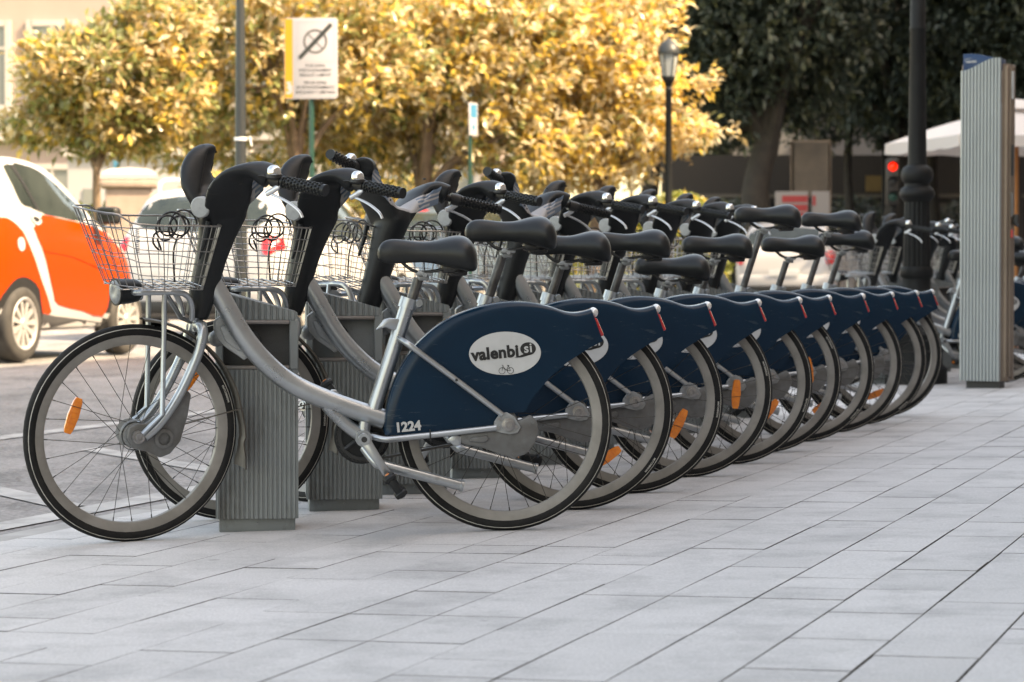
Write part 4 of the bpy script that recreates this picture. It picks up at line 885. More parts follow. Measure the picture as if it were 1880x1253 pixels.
# ------------------------------------------------------------------ ticket pillar
def kiosk():
    p = at(1804, 700, 15.75); u_, v_ = to_uv(p); g = gz(u_)
    root = thing('ticket_pillar', 'tall ribbed aluminium ticket pillar with a blue cap at the end of the row', 'ticket pillar', (p.x, p.y, g), rotz=R(-27))
    H = 2.03; W = 0.255; D = 0.120; x0, x1 = -W / 2 - 0.02, W / 2 - 0.02
    zt = lambda x: H - 0.078 + 0.074 * (0.5 - 0.5 * math.cos(math.pi * min(1, max(0, (x - x0) / (W * 0.9)))))
    b = MB(); n = 12; xs = []
    w_ = W / n
    for k in range(n):
        for j in range(8): xs.append((x0 + (k + j / 8) * w_, 0.0105 * math.sin(math.pi * j / 8) ** 0.6 if j else 0.0))
    xs.append((x1, 0)); vs = []
    for x, d in xs: vs += [(x, -d, 0.045), (x, -d, zt(x))]
    b.add(vs, [(2 * k, 2 * k + 2, 2 * k + 3, 2 * k + 1) for k in range(len(xs) - 1)])
    vs = []
    for x, d in xs: vs += [(x, -d, zt(x)), (x, 0.02, zt(x))]
    b.add(vs, [(2 * k, 2 * k + 2, 2 * k + 3, 2 * k + 1) for k in range(len(xs) - 1)])
    b.box(((x0 + x1) / 2, 0.012, 0.9), (W - 0.004, 0.02, 1.7))
    obj('ribbed_front', b, M['kiosk'], root, ang=30)
    b = MB(); b.prism([(x0, 0.022), (x1, 0.022), (x1 + 0.035, 0.05), (x1 + 0.04, D), (x0, D)], 0.045, 1.99, 'z', 0.003); obj('pillar_body', b, M['kiosk_side'], root)
    b = MB(); b.rbox((x1 + 0.041, 0.075, 1.02), (0.010, 0.05, 1.90), 0.003, 1); obj('side_panel', b, M['kiosk_side'], root)
    b = MB(); b.rbox((x1 + 0.045, D - 0.01, 1.02), (0.014, 0.03, 1.93), 0.004, 1); b.rbox((x1 + 0.02, 0.04, 1.02), (0.03, 0.02, 1.92), 0.008, 1); obj('side_frame', b, M['kiosk_side'], root)
    for z, h, m in ((1.86, 0.17, 'decal'), (1.40, 0.19, 'black'), (1.13, 0.15, 'dock_dark'), (0.95, 0.05, 'red')):
        b = MB(); b.rbox((x1 + 0.052, 0.072, z), (0.008, 0.035, h), 0.002, 1); obj('side_screen' if h > .1 else 'card_slot', b, M[m], root)
    b = MB(); b.cyl((x1 + 0.05, 0.10, 1.02), (x1 + 0.085, 0.09, 1.0), 0.012, 10); b.rbox((x1 + 0.07, 0.09, 1.04), (0.03, 0.02, 0.06), 0.005, 1); obj('card_reader', b, M['black'], root)
    b = MB(); cap = []
    zc = lambda x: H + 0.026 - 0.040 * (0.5 - 0.5 * math.cos(math.pi * min(1, max(0, (x - x0 - 0.05) / (W * 0.95)))))
    xs = [x0 + 0.012 + (W - 0.012) * k / 24 for k in range(25)]
    poly = [(x, zc(x)) for x in xs] + [(x, max(1.95, 1.95)) for x in (xs[-1], xs[0])]
    b.prism(poly, 0.004, D - 0.02, 'y', 0.003); obj('blue_cap', b, M['kiosk_blue'], root)
    me = text_mesh('cap_lettering', 'valenbisi', 0.020, 0.0006, 'LEFT'); me.transform(Matrix.Translation((x0 + 0.030, 0.0025, H - 0.028)) @ FACE_NEAR); link('cap_lettering', me, M['decal'], root)
    b = MB(); b.box((x0 + 0.045, 0.003, H - 0.004), (0.036, 0.001, 0.002)); b.box((x0 + 0.027, 0.003, H - 0.011), (0.002, 0.001, 0.014)); obj('cap_mark', b, M['decal'], root, smooth=False)
    b = MB(); b.box((-0.005, 0.075, 0.018), (0.21, 0.11, 0.07)); obj('plinth', b, M['black'], root)
    for z in (1.875, 1.19): obj('side_bolt', MB().sphere((x0 - 0.003, 0.06, z), 0.013, 8, 6), M['kiosk'], root)
kiosk()

# ------------------------------------------------------------------ lamp posts, poles, signs
def lamp_post():
    p = at(1682, 700, 16.6); u_, v_ = to_uv(p); g = gz(u_)
    root = thing('lamp_post', 'black cast iron lamp post with fluted shaft behind the last bike', 'lamp post', (p.x, p.y, g))
    z = lambda py: (CAM_H + 16.6 * (486.0 - py) / F_PX) - g
    prof = [(0.20, 0.0), (0.20, 0.10), (0.17, 0.13), (0.165, 0.30), (0.175, 0.32), (0.15, 0.36), (0.098, 0.42), (0.092, z(540)), (0.10, z(534)), (0.092, z(528)), (0.092, z(512)), (0.105, z(508)), (0.108, z(496)), (0.098, z(490))]
    obj('post_base', MB().lathe(prof, 28), M['iron'], root)
    b = MB().lathe([(0.090, z(491)), (0.082, z(370))], 64, fn=lambda a, h: 1 - 0.09 * max(0, math.sin(a * 16)) ** 0.8); obj('fluted_shaft', b, M['iron'], root, ang=60)
    prof = [(0.088, z(371)), (0.098, z(366)), (0.112, z(362)), (0.116, z(356)), (0.104, z(348)), (0.082, z(343)), (0.080, z(338)), (0.094, z(334)), (0.104, z(326)), (0.103, z(318)), (0.090, z(310)), (0.072, z(306)), (0.062, z(304))]
    obj('ring_moulding', MB().lathe(prof, 32), M['iron'], root)
    b = MB().lathe([(0.061, z(305)), (0.050, z(60)), (0.054, z(57)), (0.054, z(53)), (0.050, z(50)), (0.047, 4.6)], 24); obj('upper_shaft', b, M['iron'], root)
    b = MB()
    b.tube(catmull([(0, 0, 4.55), (0.0, 0, 4.9), (0.25, 0, 5.15), (0.6, 0, 5.1)], 6), 0.03, 10); b.lathe([(0.02, 5.1), (0.20, 5.0), (0.17, 4.72), (0.0, 4.70)], 18, c=(0.6, 0, 0)); obj('lamp_arm', b, M['iron'], root)
lamp_post()
def lantern_post(px, ptop, depth, label, s=1.0, m='iron'):
    p = at(px, 486, depth); k = depth / F_PX; H = CAM_H + (486 - ptop) * k; g = 0.20
    root = thing('street_lantern', label, 'street lamp', (p.x, p.y, g)); H -= g
    w_ = 19 * k * s
    b = MB().lathe([(0.16, 0), (0.16, 0.1), (0.09, 0.2), (0.07, 0.9), (0.05, 1.0), (0.042, H - 0.68 * s), (0.055, H - 0.66 * s), (0.03, H - 0.62 * s)], 16); obj('post', b, M[m], root)
    b = MB().lathe([(w_ * 0.58, H - 0.50 * s), (w_ * 0.95, H - 0.20 * s)], 6); obj('glass', b, M['glass_lamp'], root, smooth=False)
    b = MB().lathe([(w_ * 1.08, H - 0.205 * s), (w_ * 1.12, H - 0.18 * s), (w_ * 0.98, H - 0.12 * s), (w_ * 0.66, H - 0.055 * s), (w_ * 0.24, H - 0.02 * s), (w_ * 0.12, H), (0, H + 0.02)], 18); obj('dome', b, M['grey_post'], root)
    b = MB()
    for k2 in range(6):
        a = 2 * math.pi * k2 / 6; b.tube([(w_ * 0.59 * math.cos(a), w_ * 0.59 * math.sin(a), H - 0.51 * s), (w_ * 0.97 * math.cos(a), w_ * 0.97 * math.sin(a), H - 0.19 * s)], 0.007, 5)
    b.lathe([(w_ * 0.60, H - 0.53 * s), (w_ * 0.63, H - 0.49 * s)], 12); b.lathe([(0.03, H - 0.64 * s), (w_ * 0.6, H - 0.53 * s)], 12)
    obj('cage', b, M[m], root)
lantern_post(1227, 72, 33, 'slender street lamp with glass lantern at the edge of the golden tree')
lantern_post(1622, 205, 52, 'thin dark street lamp under the dark trees left of the parasol', 1.05)
def pole(px, py, depth, w_top, w_bot):
    p = at(px, py, depth); k = depth / F_PX; g = gz(to_uv(p)[0])
    root = thing('grey_pole', 'plain tapering grey pole rising behind the nearest handlebars', 'pole', (p.x, p.y, g))
    b = MB().lathe([(0.075, 0), (0.066, 0.3), (w_bot / 2 * k, 1.3), (w_top / 2 * k, 3.6), (w_top / 2 * k, 5.5), (0.0, 5.52)], 20); obj('shaft', b, M['grey_post'], root)
    zz = CAM_H + (486 - 256) * k - g
    b = MB().lathe([(w_bot / 2 * k + .004, zz - 0.015), (w_bot / 2 * k + .006, zz), (w_bot / 2 * k + .003, zz + 0.015)], 16)
    b.tube([(w_bot / 2 * k, -0.02, zz), (w_bot / 2 * k + .03, -0.03, zz + .02), (w_bot / 2 * k + .045, -0.02, zz - .06)], 0.009, 6); obj('plastic_tie', b, M['white'], root)
    zz = CAM_H + (486 - 185) * k - g; obj('joint_band', MB().lathe([(w_top / 2 * k + .003, zz - 0.01), (w_top / 2 * k + .006, zz), (w_top / 2 * k + .003, zz + 0.01)], 16), M['grey_post'], root)
pole(442, 300, 22.5, 14.5, 22)
def parking_sign():
    d = 26.0; k = d / F_PX; p = at(572, 486, d); g = gz(to_uv(p)[0])
    root = thing('parking_sign', 'white and yellow end of parking zone sign on a green post', 'sign', (p.x, p.y, g), rotz=R(-3))
    H0 = CAM_H + (486 - 183) * k - g; H1 = CAM_H + (486 - 35) * k - g; W = 98 * k; h = H1 - H0
    obj('post', MB().cyl((0, 0.03, 0), (0, 0.03, H1 - 0.03), 0.027, 14), M['green_post'], root)
    def rr(x0, x1, z0, z1, r=0.03):
        o = []
        for cx, cz, a0 in ((x1 - r, z1 - r, 0), (x0 + r, z1 - r, 90), (x0 + r, z0 + r, 180), (x1 - r, z0 + r, 270)):
            o += [(cx + r * math.cos(R(a0 + t)), cz + r * math.sin(R(a0 + t))) for t in (0, 30, 60, 90)]
        return o
    obj('sign_panel', MB().prism(rr(-W / 2, W / 2, H0, H1), -0.012, 0.004, 'y', 0.003), M['sign_white'], root)
    b = MB(); b.prism(rr(-W / 2 + 0.006, -W / 2 + 0.085, H0 + 0.01, H1 - 0.008, 0.012), -0.0140, -0.0125, 'y'); obj('yellow_stripe', b, M['sign_yellow'], root, smooth=False)
    b = MB()
    for z0, z1 in ((0.155, 0.175), (0.11, 0.12), (0.05, 0.075)): b.box((-W / 2 + 0.045, -0.0146, H0 + (z0 + z1) / 2 * h / 0.82), (0.05, 0.0006, (z1 - z0)))
    b.prism([(-W / 2 + 0.03, H0 + 0.17), (-W / 2 + 0.08, H0 + 0.14), (-W / 2 + 0.08, H0 + 0.06), (-W / 2 + 0.04, H0 + 0.09)], -0.0147, -0.0142, 'y'); obj('stripe_print', b, M['sign_white'], root, smooth=False)
    cx, cz = 0.045, H0 + 0.712 * h; b = MB(); ring(b, (cx, cz), 0.112, 0.022, -0.0145, 0, 40)
    e = Vector((0.70, 0, -0.71)); q = Vector((0.71, 0, 0.70)) * 0.006
    a, c = Vector((cx, -0.0143, cz)) - e * 0.105, Vector((cx, -0.0143, cz)) + e * 0.105; b.add([a - q, c - q, c + q, a + q], [(0, 1, 2, 3)]); obj('prohibition_ring', b, M['sign_grey'], root, smooth=False)
    b = MB(); e = Vector((0.69, 0, 0.725)); q = Vector((-0.725, 0, 0.69)) * 0.021; a, c = Vector((cx, -0.0155, cz)) - e * 0.232, Vector((cx, -0.0155, cz)) + e * 0.232
    b.add([a - q, c - q, c + e * .008, c + q, a + q, a - e * .008], [(0, 1, 2, 3, 4, 5)]); obj('diagonal_bar', b, M['sign_black'], root, smooth=False)
    b = MB(); x0, x1, z0, z1 = -0.135, 0.235, H0 + 0.46 * h, H0 + 0.945 * h
    for q0, q1 in (((x0, z0), (x1, z0)), ((x1, z0), (x1, z1)), ((x1, z1), (x0, z1)), ((x0, z1), (x0, z0))):
        b.box(((q0[0] + q1[0]) / 2, -0.0128, (q0[1] + q1[1]) / 2), (abs(q1[0] - q0[0]) + .002, 0.0006, abs(q1[1] - q0[1]) + .002))
    obj('thin_frame', b, M['label_grey'], root, smooth=False)
    lines = [("FI DE ZONA", .415), ("D'ESTACIONAMENT", .358), ("REGULAT I LIMITAT", .300), ("FIN DE ZONA", .205), ("DE ESTACIONAMIENTO", .148), ("REGULADO Y LIMITADO", .088)]
    for t, z in lines:
        me = text_mesh('sign_text', t, 0.040, 0.0004, 'CENTER', space=1.0); me.transform(Matrix.Translation((0.045, -0.0130, H0 + (z - 0.02) * h)) @ FACE_NEAR @ Matrix.Scale(0.92, 4, (1, 0, 0))); link('sign_text', me, M['sign_black'], root)
parking_sign()
def small_sign():
    d = 31.0; k = d / F_PX; p = at(866, 486, d); g = gz(to_uv(p)[0])
    root = thing('small_sign', 'narrow white and blue sign seen almost edge on atop a thin green post', 'sign', (p.x, p.y, g), rotz=R(68))
    z0, z1 = CAM_H + (486 - 250) * k - g, CAM_H + (486 - 190) * k - g
    obj('post', MB().cyl((0, 0.02, 0), (0, 0.02, z1 - 0.02), 0.024, 12), M['green_post'], root)
    obj('sign_panel', MB().rbox((0, -0.02, (z0 + z1) / 2), (0.26, 0.012, z1 - z0), 0.004, 1), M['sign_white'], root)
    obj('blue_square', MB().box((0, -0.0275, z1 - 0.10), (0.19, 0.002, 0.16)), M['sign_cyan'], root, smooth=False)
    obj('blue_arrow', MB().prism([(-0.06, z0 + 0.10), (0.0, z0 + 0.15), (0.06, z0 + 0.10), (0.0, z0 + 0.05)], -0.0285, -0.0265, 'y'), M['sign_cyan'], root, smooth=False)
small_sign()
def traffic_light():
    d = 42.0; k = d / F_PX; p = at(1637, 486, d)
    root = thing('traffic_light', 'traffic light showing red beside the black lamp post', 'traffic light', (p.x, p.y, 0.20)); z = lambda py: CAM_H + (486 - py) * k - 0.20
    obj('pole', MB().cyl((0.03, 0.05, 0), (0.03, 0.05, z(290)), 0.05, 12), M['iron'], root)
    obj('housing', MB().rbox((0.0, 0, (z(292) + z(378)) / 2), (0.20, 0.16, z(292) - z(378)), 0.03, 2), M['black'], root)
    for nm, py, m in (('red_lens', 307, 'signal_red'), ('amber_lens', 335, 'car_trim_dark'), ('green_lens', 362, 'green_post')):
        mm = M.get(m, M['black']); b = MB().lathe([(0.072, -0.085), (0.05, -0.10), (0.0, -0.105)], 18, c=(0, 0, z(py)), axis='y'); obj(nm, b, mm, root)
        b = MB()
        for t in range(9):
            a0, a1 = R(20 + 140 * t / 9), R(20 + 140 * (t + 1) / 9); r = 0.098
            b.add([(r * math.cos(a0), -0.08, z(py) + r * math.sin(a0)), (r * math.cos(a1), -0.08, z(py) + r * math.sin(a1)), (r * math.cos(a1), -0.17, z(py) + r * math.sin(a1)), (r * math.cos(a0), -0.17, z(py) + r * math.sin(a0))], [(0, 1, 2, 3)])
        obj('visor', b, M['black'], root)
traffic_light()
def poster_board():
    d = 47.0; k = d / F_PX; p = at(1488, 486, d); root = thing('poster_board', 'brown weathered poster board standing by the dark tree trunk', 'poster board', (p.x, p.y, 0.20)); z = lambda py: CAM_H + (486 - py) * k - 0.20
    b = MB()
    for x in (-34, 34): b.box((x * k, 0, z(262) / 2), (0.06, 0.05, z(262)))
    obj('board_posts', b, M['kiosk_side'], root, smooth=False)
    obj('poster', MB().rbox((0, -0.04, (z(262) + z(358)) / 2), (64 * k, 0.04, z(262) - z(358)), 0.005, 1), M['poster'], root)
    obj('board_frame', MB().rbox((0, 0.0, (z(258) + z(361)) / 2), (72 * k, 0.05, z(258) - z(361)), 0.008, 1), M['kiosk_side'], root)
poster_board()
def red_board(px, wpx, label, lines):
    d = 45.0; k = d / F_PX; p = at(px, 486, d); root = thing('notice_board', label, 'notice board', (p.x, p.y, 0.20)); z = lambda py: CAM_H + (486 - py) * k - 0.20
    obj('board_panel', MB().rbox((0, 0, (z(352) + z(420)) / 2), (wpx * k, 0.05, z(352) - z(420)), 0.004, 1), M['board_white'], root)
    for q0, q1, x0, x1 in lines: obj('red_band', MB().box(((x0 + x1) / 2 * k, -0.029, (z(q0) + z(q1)) / 2), ((x1 - x0) * k, 0.003, z(q0) - z(q1))), M['board_red'], root, smooth=False)
    b = MB()
    for x in (-wpx * .4, wpx * .4): b.box((x * k, 0.03, z(352) / 2), (0.05, 0.04, z(352)))
    obj('board_legs', b, M['kiosk_side'], root, smooth=False)
red_board(1453, 60, 'white notice board with broad red bands below the brown poster', [(360, 372, -18, 29), (376, 388, -14, 29), (391, 402, -20, 29)])
red_board(1506, 32, 'pale wooden board with a red edge next to the red banded board', [(360, 378, -15, -9)])
def parasol():
    d = 31.0; k = d / F_PX; p = at(1864, 486, d); root = thing('cafe_parasol', 'large white canvas parasol spread behind the ticket pillar', 'parasol', (p.x, p.y, 0.20), rotz=R(12)); z = lambda py: CAM_H + (486 - py) * k - 0.20
    ze, za = z(259), z(200); s = 1.22; b = MB(); n = 8; vs = []; fs = []
    for i in range(9):
        t = i / 8
        for j in range(32):
            a = 2 * math.pi * j / 32 + R(45); q = max(abs(math.cos(a)), abs(math.sin(a))); r = s * t / q * (1.0 - 0.05 * math.sin(math.pi * ((j / 8) % 1)) * t)
            zz = za + (ze - za) * (t ** 1.15) + 0.06 * math.sin(math.pi * t) * (0.4 - 0.5 * math.sin(math.pi * ((j / 8) % 1)))
            vs.append((r * math.cos(a), r * math.sin(a), zz))
    for i in range(8):
        for j in range(32): fs.append((i * 32 + j, i * 32 + (j + 1) % 32, (i + 1) * 32 + (j + 1) % 32, (i + 1) * 32 + j))
    b.add(vs, fs); obj('canopy', b, M['canvas'], root, ang=60)
    b = MB(); vs = []
    for j in range(32):
        x, y, zz = b_ = (0, 0, 0); a = 2 * math.pi * j / 32 + R(45); q = max(abs(math.cos(a)), abs(math.sin(a))); r = s / q * (1.0 - 0.05 * math.sin(math.pi * ((j / 8) % 1)))
        vs += [(r * math.cos(a), r * math.sin(a), ze + .004), (r * 1.004 * math.cos(a), r * 1.004 * math.sin(a), ze - 0.13 - 0.02 * (j % 2))]
    b.add(vs, [(2 * j, (2 * j + 2) % 64, (2 * j + 3) % 64, 2 * j + 1) for j in range(32)]); obj('valance', b, M['canvas'], root)
    b = MB().lathe([(0.34, z(203)), (0.27, z(194)), (0.12, z(185)), (0.0, z(183))], 16); obj('vent_cap', b, M['canvas'], root)
    obj('pole', MB().cyl((0, 0, 0), (0, 0, za), 0.035, 10), M['cafe_wood'], root)
    b = MB()
    for j in range(4):
        a = R(45 + 90 * j); b.tube([(0, 0, za - 0.45), (0.9 * s * math.cos(a), 0.9 * s * math.sin(a), ze + 0.05)], 0.014, 5)
    obj('struts', b, M['cafe_wood'], root)
    b = MB().rbox((0, 0, 0.06), (0.7, 0.7, 0.12), 0.02, 1); obj('foot', b, M['stone'], root)
parasol()

YOUNG = []; M['cafe_wood_dark'] = mat('yellowed_panel', (0.16, 0.10, 0.035), 0.7, var=0.2, vs=3)
# ------------------------------------------------------------------ buildings, walls
def block(root, name, x0, x1, y0, y1, z0, z1, m): return obj(name, MB().box(((x0 + x1) / 2, (y0 + y1) / 2, (z0 + z1) / 2), (x1 - x0, y1 - y0, z1 - z0)), M[m], root, smooth=False)
def facade(loc, rotz, W, H, D, label, wx, wz, m='facade_pink', ww=1.0, wh=1.9):
    root = thing('apartment_house', label, 'building', loc, rotz=rotz)
    block(root, 'wall', 0, W, 0, D, 0, H, m)
    win = MB()
    fr0 = MB()
    for s in (-1, 1): fr0.box((s * (ww / 2 + .05), 0.0, 0), (0.14, 0.10, wh + .28))
    fr0.box((0, 0, wh / 2 + .07), (ww, 0.10, 0.14)); fr0.box((0, 0, -wh / 2 - .07), (ww, 0.10, 0.14)); fr0.box((0, 0, 0), (0.06, 0.08, wh)); fr0.box((0, 0, wh * .22), (ww, 0.078, 0.06)); fr0.box((0, -0.05, -wh / 2 - .17), (ww + .5, 0.22, 0.08))
    frm = fr0.mesh('window', smooth=False); pnm = MB().box((0, 0.01, 0), (ww, 0.02, wh)).mesh('pane', smooth=False)
    for x in wx:
        for z in wz:
            f = link('window', frm, M['facade_trim'], root, (x, -0.045, z)); link('pane', pnm, M['window'], f)
    zc = [0.8] + [z - wh / 2 - 0.75 for z in wz[1:]] + [H - 0.2]
    b = MB()
    for z in zc: b.box((W / 2, -0.08, z), (W + 0.3, 0.34, 0.22))
    obj('cornice', b, M['facade_trim'], root, smooth=False)
    block(root, 'roof', -0.2, W + 0.2, -0.2, D, H + .002, H + 0.25, 'facade_trim')
    return root
p = at(-90, 486, 62); facade((p.x, p.y, 0.2), R(-4), 13.0, 16.0, 8.0, 'pink rendered apartment house with pale framed windows behind the golden trees', [0.9 + 1.62 * k for k in range(8)], [1.9, 5.35, 9.6, 13.2])
p = at(30, 486, 52); low = thing('garden_house', 'low lilac grey house wall under the leftmost golden tree', 'building', (p.x + 1.05, p.y, 0.2))
block(low, 'wall', 0, 3.6, 0, 3, 0, 2.75, 'facade_lilac'); block(low, 'roof', -0.1, 3.7, -0.1, 3.1, 2.752, 2.9, 'facade_trim')
f = block(low, 'door', 0.32, 0.52, -0.03, 0.0, 0.9, 2.1, 'window'); block(low, 'drainpipe', 0.95, 1.02, -0.07, -0.002, 0, 2.7, 'sign_cyan')
p = at(1215, 486, 56); hall = thing('park_wall', 'long dark brown wall with a pale rail behind the dark trees', 'wall', (p.x, p.y, 0.2))
block(hall, 'wall', 0, 14, 0, 0.3, 0, 2.95, 'hoarding')
block(hall, 'rail', 0, 14, -0.05, -0.002, 2.02, 2.10, 'hoarding_rail')
for i in range(10): block(hall, 'pier', 0.3 + 1.5 * i, 0.42 + 1.5 * i, -0.04, -0.003, 0.0, 2.0, 'hoarding')
p = at(1340, 486, 68); hl = thing('pale_hall', 'pale grey building glimpsed between the dark trunk and the parasol', 'building', (p.x, p.y, 0.2)); block(hl, 'wall', 0, 14, 0, 6, 0, 15.0, 'hall'); block(hl, 'roof', -0.2, 14.2, -0.2, 6, 15.002, 15.3, 'facade_trim')
for i in range(7): block(hl, 'window', 0.8 + 1.9 * i, 1.9 + 1.9 * i, -0.03, 0.0, 5.0, 6.6, 'window')
p = at(237, 486, 29.5); st = thing('gate_pillar', 'squat pinkish stone pillar with a flat cap behind the orange car', 'pillar', (p.x, p.y, 0.2), rotz=R(8))
k = 29.5 / F_PX; zt = CAM_H + (486 - 345) * k - .2
obj('shaft', MB().rbox((0, 0.3, zt / 2), (0.54, 0.54, zt), 0.02, 1), M['stone'], st)
obj('moulding', MB().rbox((0, 0.3, zt + 0.05), (0.66, 0.66, 0.10), 0.03, 2), M['stone'], st)
b = MB(); b.lathe([(0.46, zt + 0.10), (0.46, zt + 0.16), (0.30, zt + 0.22), (0.0, zt + 0.24)], 4, M=Matrix.Translation((0, 0.3, 0)) @ Matrix.Rotation(R(45), 4, 'Z')); obj('cap', b, M['facade_trim'], st, smooth=False)
block(hall, 'wall_panel', 4.45, 4.80, -0.03, -0.004, 2.15, 2.50, 'cafe_wood_dark'); block(hall, 'wall_panel', 5.6, 6.9, -0.03, -0.004, 1.0, 1.9, 'hoarding_rail'); block(hall, 'shutter', 1.9, 3.4, -0.03, -0.004, 0.25, 1.9, 'iron')
for px, d, r, lb in ((1560, 53, 0.11, 'slim dark trunk rising in front of the brown wall, left of the traffic light'), (1715, 54, 0.14, 'dark trunk under the parasol edge, right of the black lamp post')):
    pp = at(px, 486, d); tr = thing('dark_tree', lb, 'tree', (pp.x, pp.y, 0.2), 'tall dark evergreen trees'); obj('trunk', MB().tube(catmull([(0, 0, -.05), (.04, 0, 1.2), (-.05, 0, 2.6), (.08, 0, 4.2), (0.3, 0, 5.6)], 4), [r * (1 - .03 * k) for k in range(17)], 10), M['bark_dark'], tr); YOUNG.append((tr, d))
# unseen house added beside the pavement, its height set to shade the bikes
bl = thing('shade_house', 'unseen house block added beside the pavement to shade the bikes', 'building'); bl.matrix_world = mk.copy(); bl.matrix_world.translation = uv(5.2, 0, -0.2)
block(bl, 'wall', 0, 9, -22, 34, 0, 12.1, 'facade_pink'); block(bl, 'cornice', -0.35, -0.002, -22, 34, 11.7, 12.1, 'facade_trim'); block(bl, 'shade_tower', 0, 9, 34.01, 85, 0, 22.0, 'facade_pink')  # taller end block added to keep the dark trees in shade
for i in range(15):
    for j in range(3): block(bl, 'window', -0.03, 0.02, -20 + 3.6 * i, -18.8 + 3.6 * i, 1.2 + 3.7 * j, 3.3 + 3.7 * j, 'window')

# ------------------------------------------------------------------ trees
def leaf_mesh(name, pos, nrmv, axis, length, width, fold=0.25):
    n = len(pos); a = axis / np.linalg.norm(axis, axis=1)[:, None]; nn = nrmv - a * np.sum(nrmv * a, axis=1)[:, None]; nn /= (np.linalg.norm(nn, axis=1)[:, None] + 1e-9); s = np.cross(a, nn)
    L = length[:, None]; W = width[:, None]
    v = np.empty((n, 5, 3)); v[:, 0] = pos; v[:, 1] = pos + a * L * 0.5 + s * W / 2 + nn * W * fold; v[:, 2] = pos + a * L * 0.5; v[:, 3] = pos + a * L * 0.5 - s * W / 2 + nn * W * fold; v[:, 4] = pos + a * L - nn * L * 0.08
    f = np.array([[0, 2, 1], [0, 3, 2], [1, 2, 4], [2, 3, 4]]); F = (np.arange(n)[:, None, None] * 5 + f[None]).reshape(-1, 3)
    me = bpy.data.meshes.new(name); me.vertices.add(n * 5); me.vertices.foreach_set('co', v.reshape(-1)); me.loops.add(len(F) * 3); me.loops.foreach_set('vertex_index', F.reshape(-1)); me.polygons.add(len(F)); me.polygons.foreach_set('loop_start', np.arange(len(F)) * 3); me.update(); me.validate()
    return me
def unit(n):
    q = rng.normal(size=(n, 3)); return q / np.linalg.norm(q, axis=1)[:, None]
def crown(root, name, blobs, ntw, nl, ll, lw, mats, probs, zmin=None, shell=0.55, droop=0.0, up=0.5):
    """leaf rosettes at twig ends scattered through a union of ellipsoid blobs"""
    vol = np.array([b[1][0] * b[1][1] * b[1][2] for b in blobs]); pick = rng.choice(len(blobs), ntw, p=vol / vol.sum())
    c = np.array([b[0] for b in blobs])[pick]; r = np.array([b[1] for b in blobs])[pick]; d = unit(ntw); rad = shell + (1 - shell) * rng.random(ntw) ** 0.7; rad *= 1 + 0.10 * rng.normal(size=ntw)
    tw = c + d * r * rad[:, None]
    if zmin is not None: tw = tw[tw[:, 2] > zmin]; 
    m = len(tw); out = tw - np.array(blobs[0][0]); out /= np.linalg.norm(out, axis=1)[:, None] + 1e-9
    P = np.repeat(tw, nl, 0) + rng.normal(size=(m * nl, 3)) * ll * 0.35; O = np.repeat(out, nl, 0); ax = O * 0.55 + unit(m * nl) * 0.9 + np.array([0, 0, up * 0.4 - droop]); nv = unit(m * nl) * 0.7 + np.array([0, 0, 1.0])
    L = ll * (0.65 + 0.6 * rng.random(m * nl)); W = lw * (0.7 + 0.5 * rng.random(m * nl))
    me = leaf_mesh(name, P, nv, ax, L, W)
    for q in mats: me.materials.append(M[q])
    tone = np.clip(np.repeat(rng.random(m), nl) * 0.6 + rng.random(m * nl) * 0.4, 0, 0.999); mi = np.searchsorted(np.cumsum(probs), tone * sum(probs) * 0.9999)
    me.polygons.foreach_set('material_index', np.repeat(mi, 4).astype(np.int32)); o = link(name, me, None, root); tag(o, kind='stuff'); return o, tw
def limbs(root, tw, base_pts, r0, m, n=26, name='trunk', forks=7):
    b = MB(); b.tube(catmull(base_pts, 5), list(np.linspace(r0, r0 * 0.62, 5 * (len(base_pts) - 1) + 1)), 12)
    top = Vector(base_pts[-1]); fk = []
    obj(name, b, M[m], root); b = MB()
    for k in range(forks):
        t = Vector(tw[rng.integers(len(tw))]); q = top.lerp(t, 0.55) + Vector((0, 0, 0.05 * (t - top).length)); b.tube(catmull([top - Vector((0, 0, r0)), top.lerp(q, 0.4) + Vector((0, 0, 0.12)), q, t], 4), list(np.linspace(r0 * 0.5, r0 * 0.10, 13)), 8); fk.append(q)
    for k in range(n):
        t = Vector(tw[rng.integers(len(tw))]); q = min(fk, key=lambda z: (z - t).length); b.tube(catmull([q, q.lerp(t, 0.5) + Vector(rng.normal(size=3)) * 0.06, t], 3), list(np.linspace(r0 * 0.2, r0 * 0.05, 7)), 5)
    obj('limbs', b, M[m], root)
def gold_tree(px, d, label, blobs_px, r0, lean=0.0, ntw=1300, ztr=1.75, probs=(0.45, 0.28, 0.27)):
    p = at(px, 486, d); k = d / F_PX; root = thing('golden_tree', label, 'tree', (p.x, p.y, 0.2), 'golden leaved trees along the park edge')
    bl = []
    for (bx, by, rx, rz, dy) in blobs_px:
        c = at(bx, by, d) - Vector((p.x, p.y, 0.2)); bl.append(((c.x, dy, c.z), (rx * k, min(1.3, rx * k) , rz * k)))
    o, tw = crown(root, 'crown', bl, int(ntw * 0.76), 9, 0.152, 0.068, ['leaf_gold', 'leaf_pale', 'leaf_rust', 'leaf_olive'], (probs[0] * .72, probs[0] * .28 + .08, probs[1], probs[2]), zmin=1.15)
    limbs(root, tw, [(0, 0, -0.05), (0.02, 0, 0.7), (lean * 0.5, 0, 1.3), (lean, 0, ztr)], r0, 'bark', 40)
gold_tree(178, 31.0, 'leftmost golden tree, small crown on a slim tan trunk', [(200, 140, 110, 90, 0), (115, 140, 75, 70, -.2), (70, 225, 75, 45, .1), (290, 50, 90, 80, .2), (190, 235, 100, 55, .4), (300, 170, 80, 100, .3)], 0.07, ntw=1500, probs=(0.34, 0.22, 0.44))
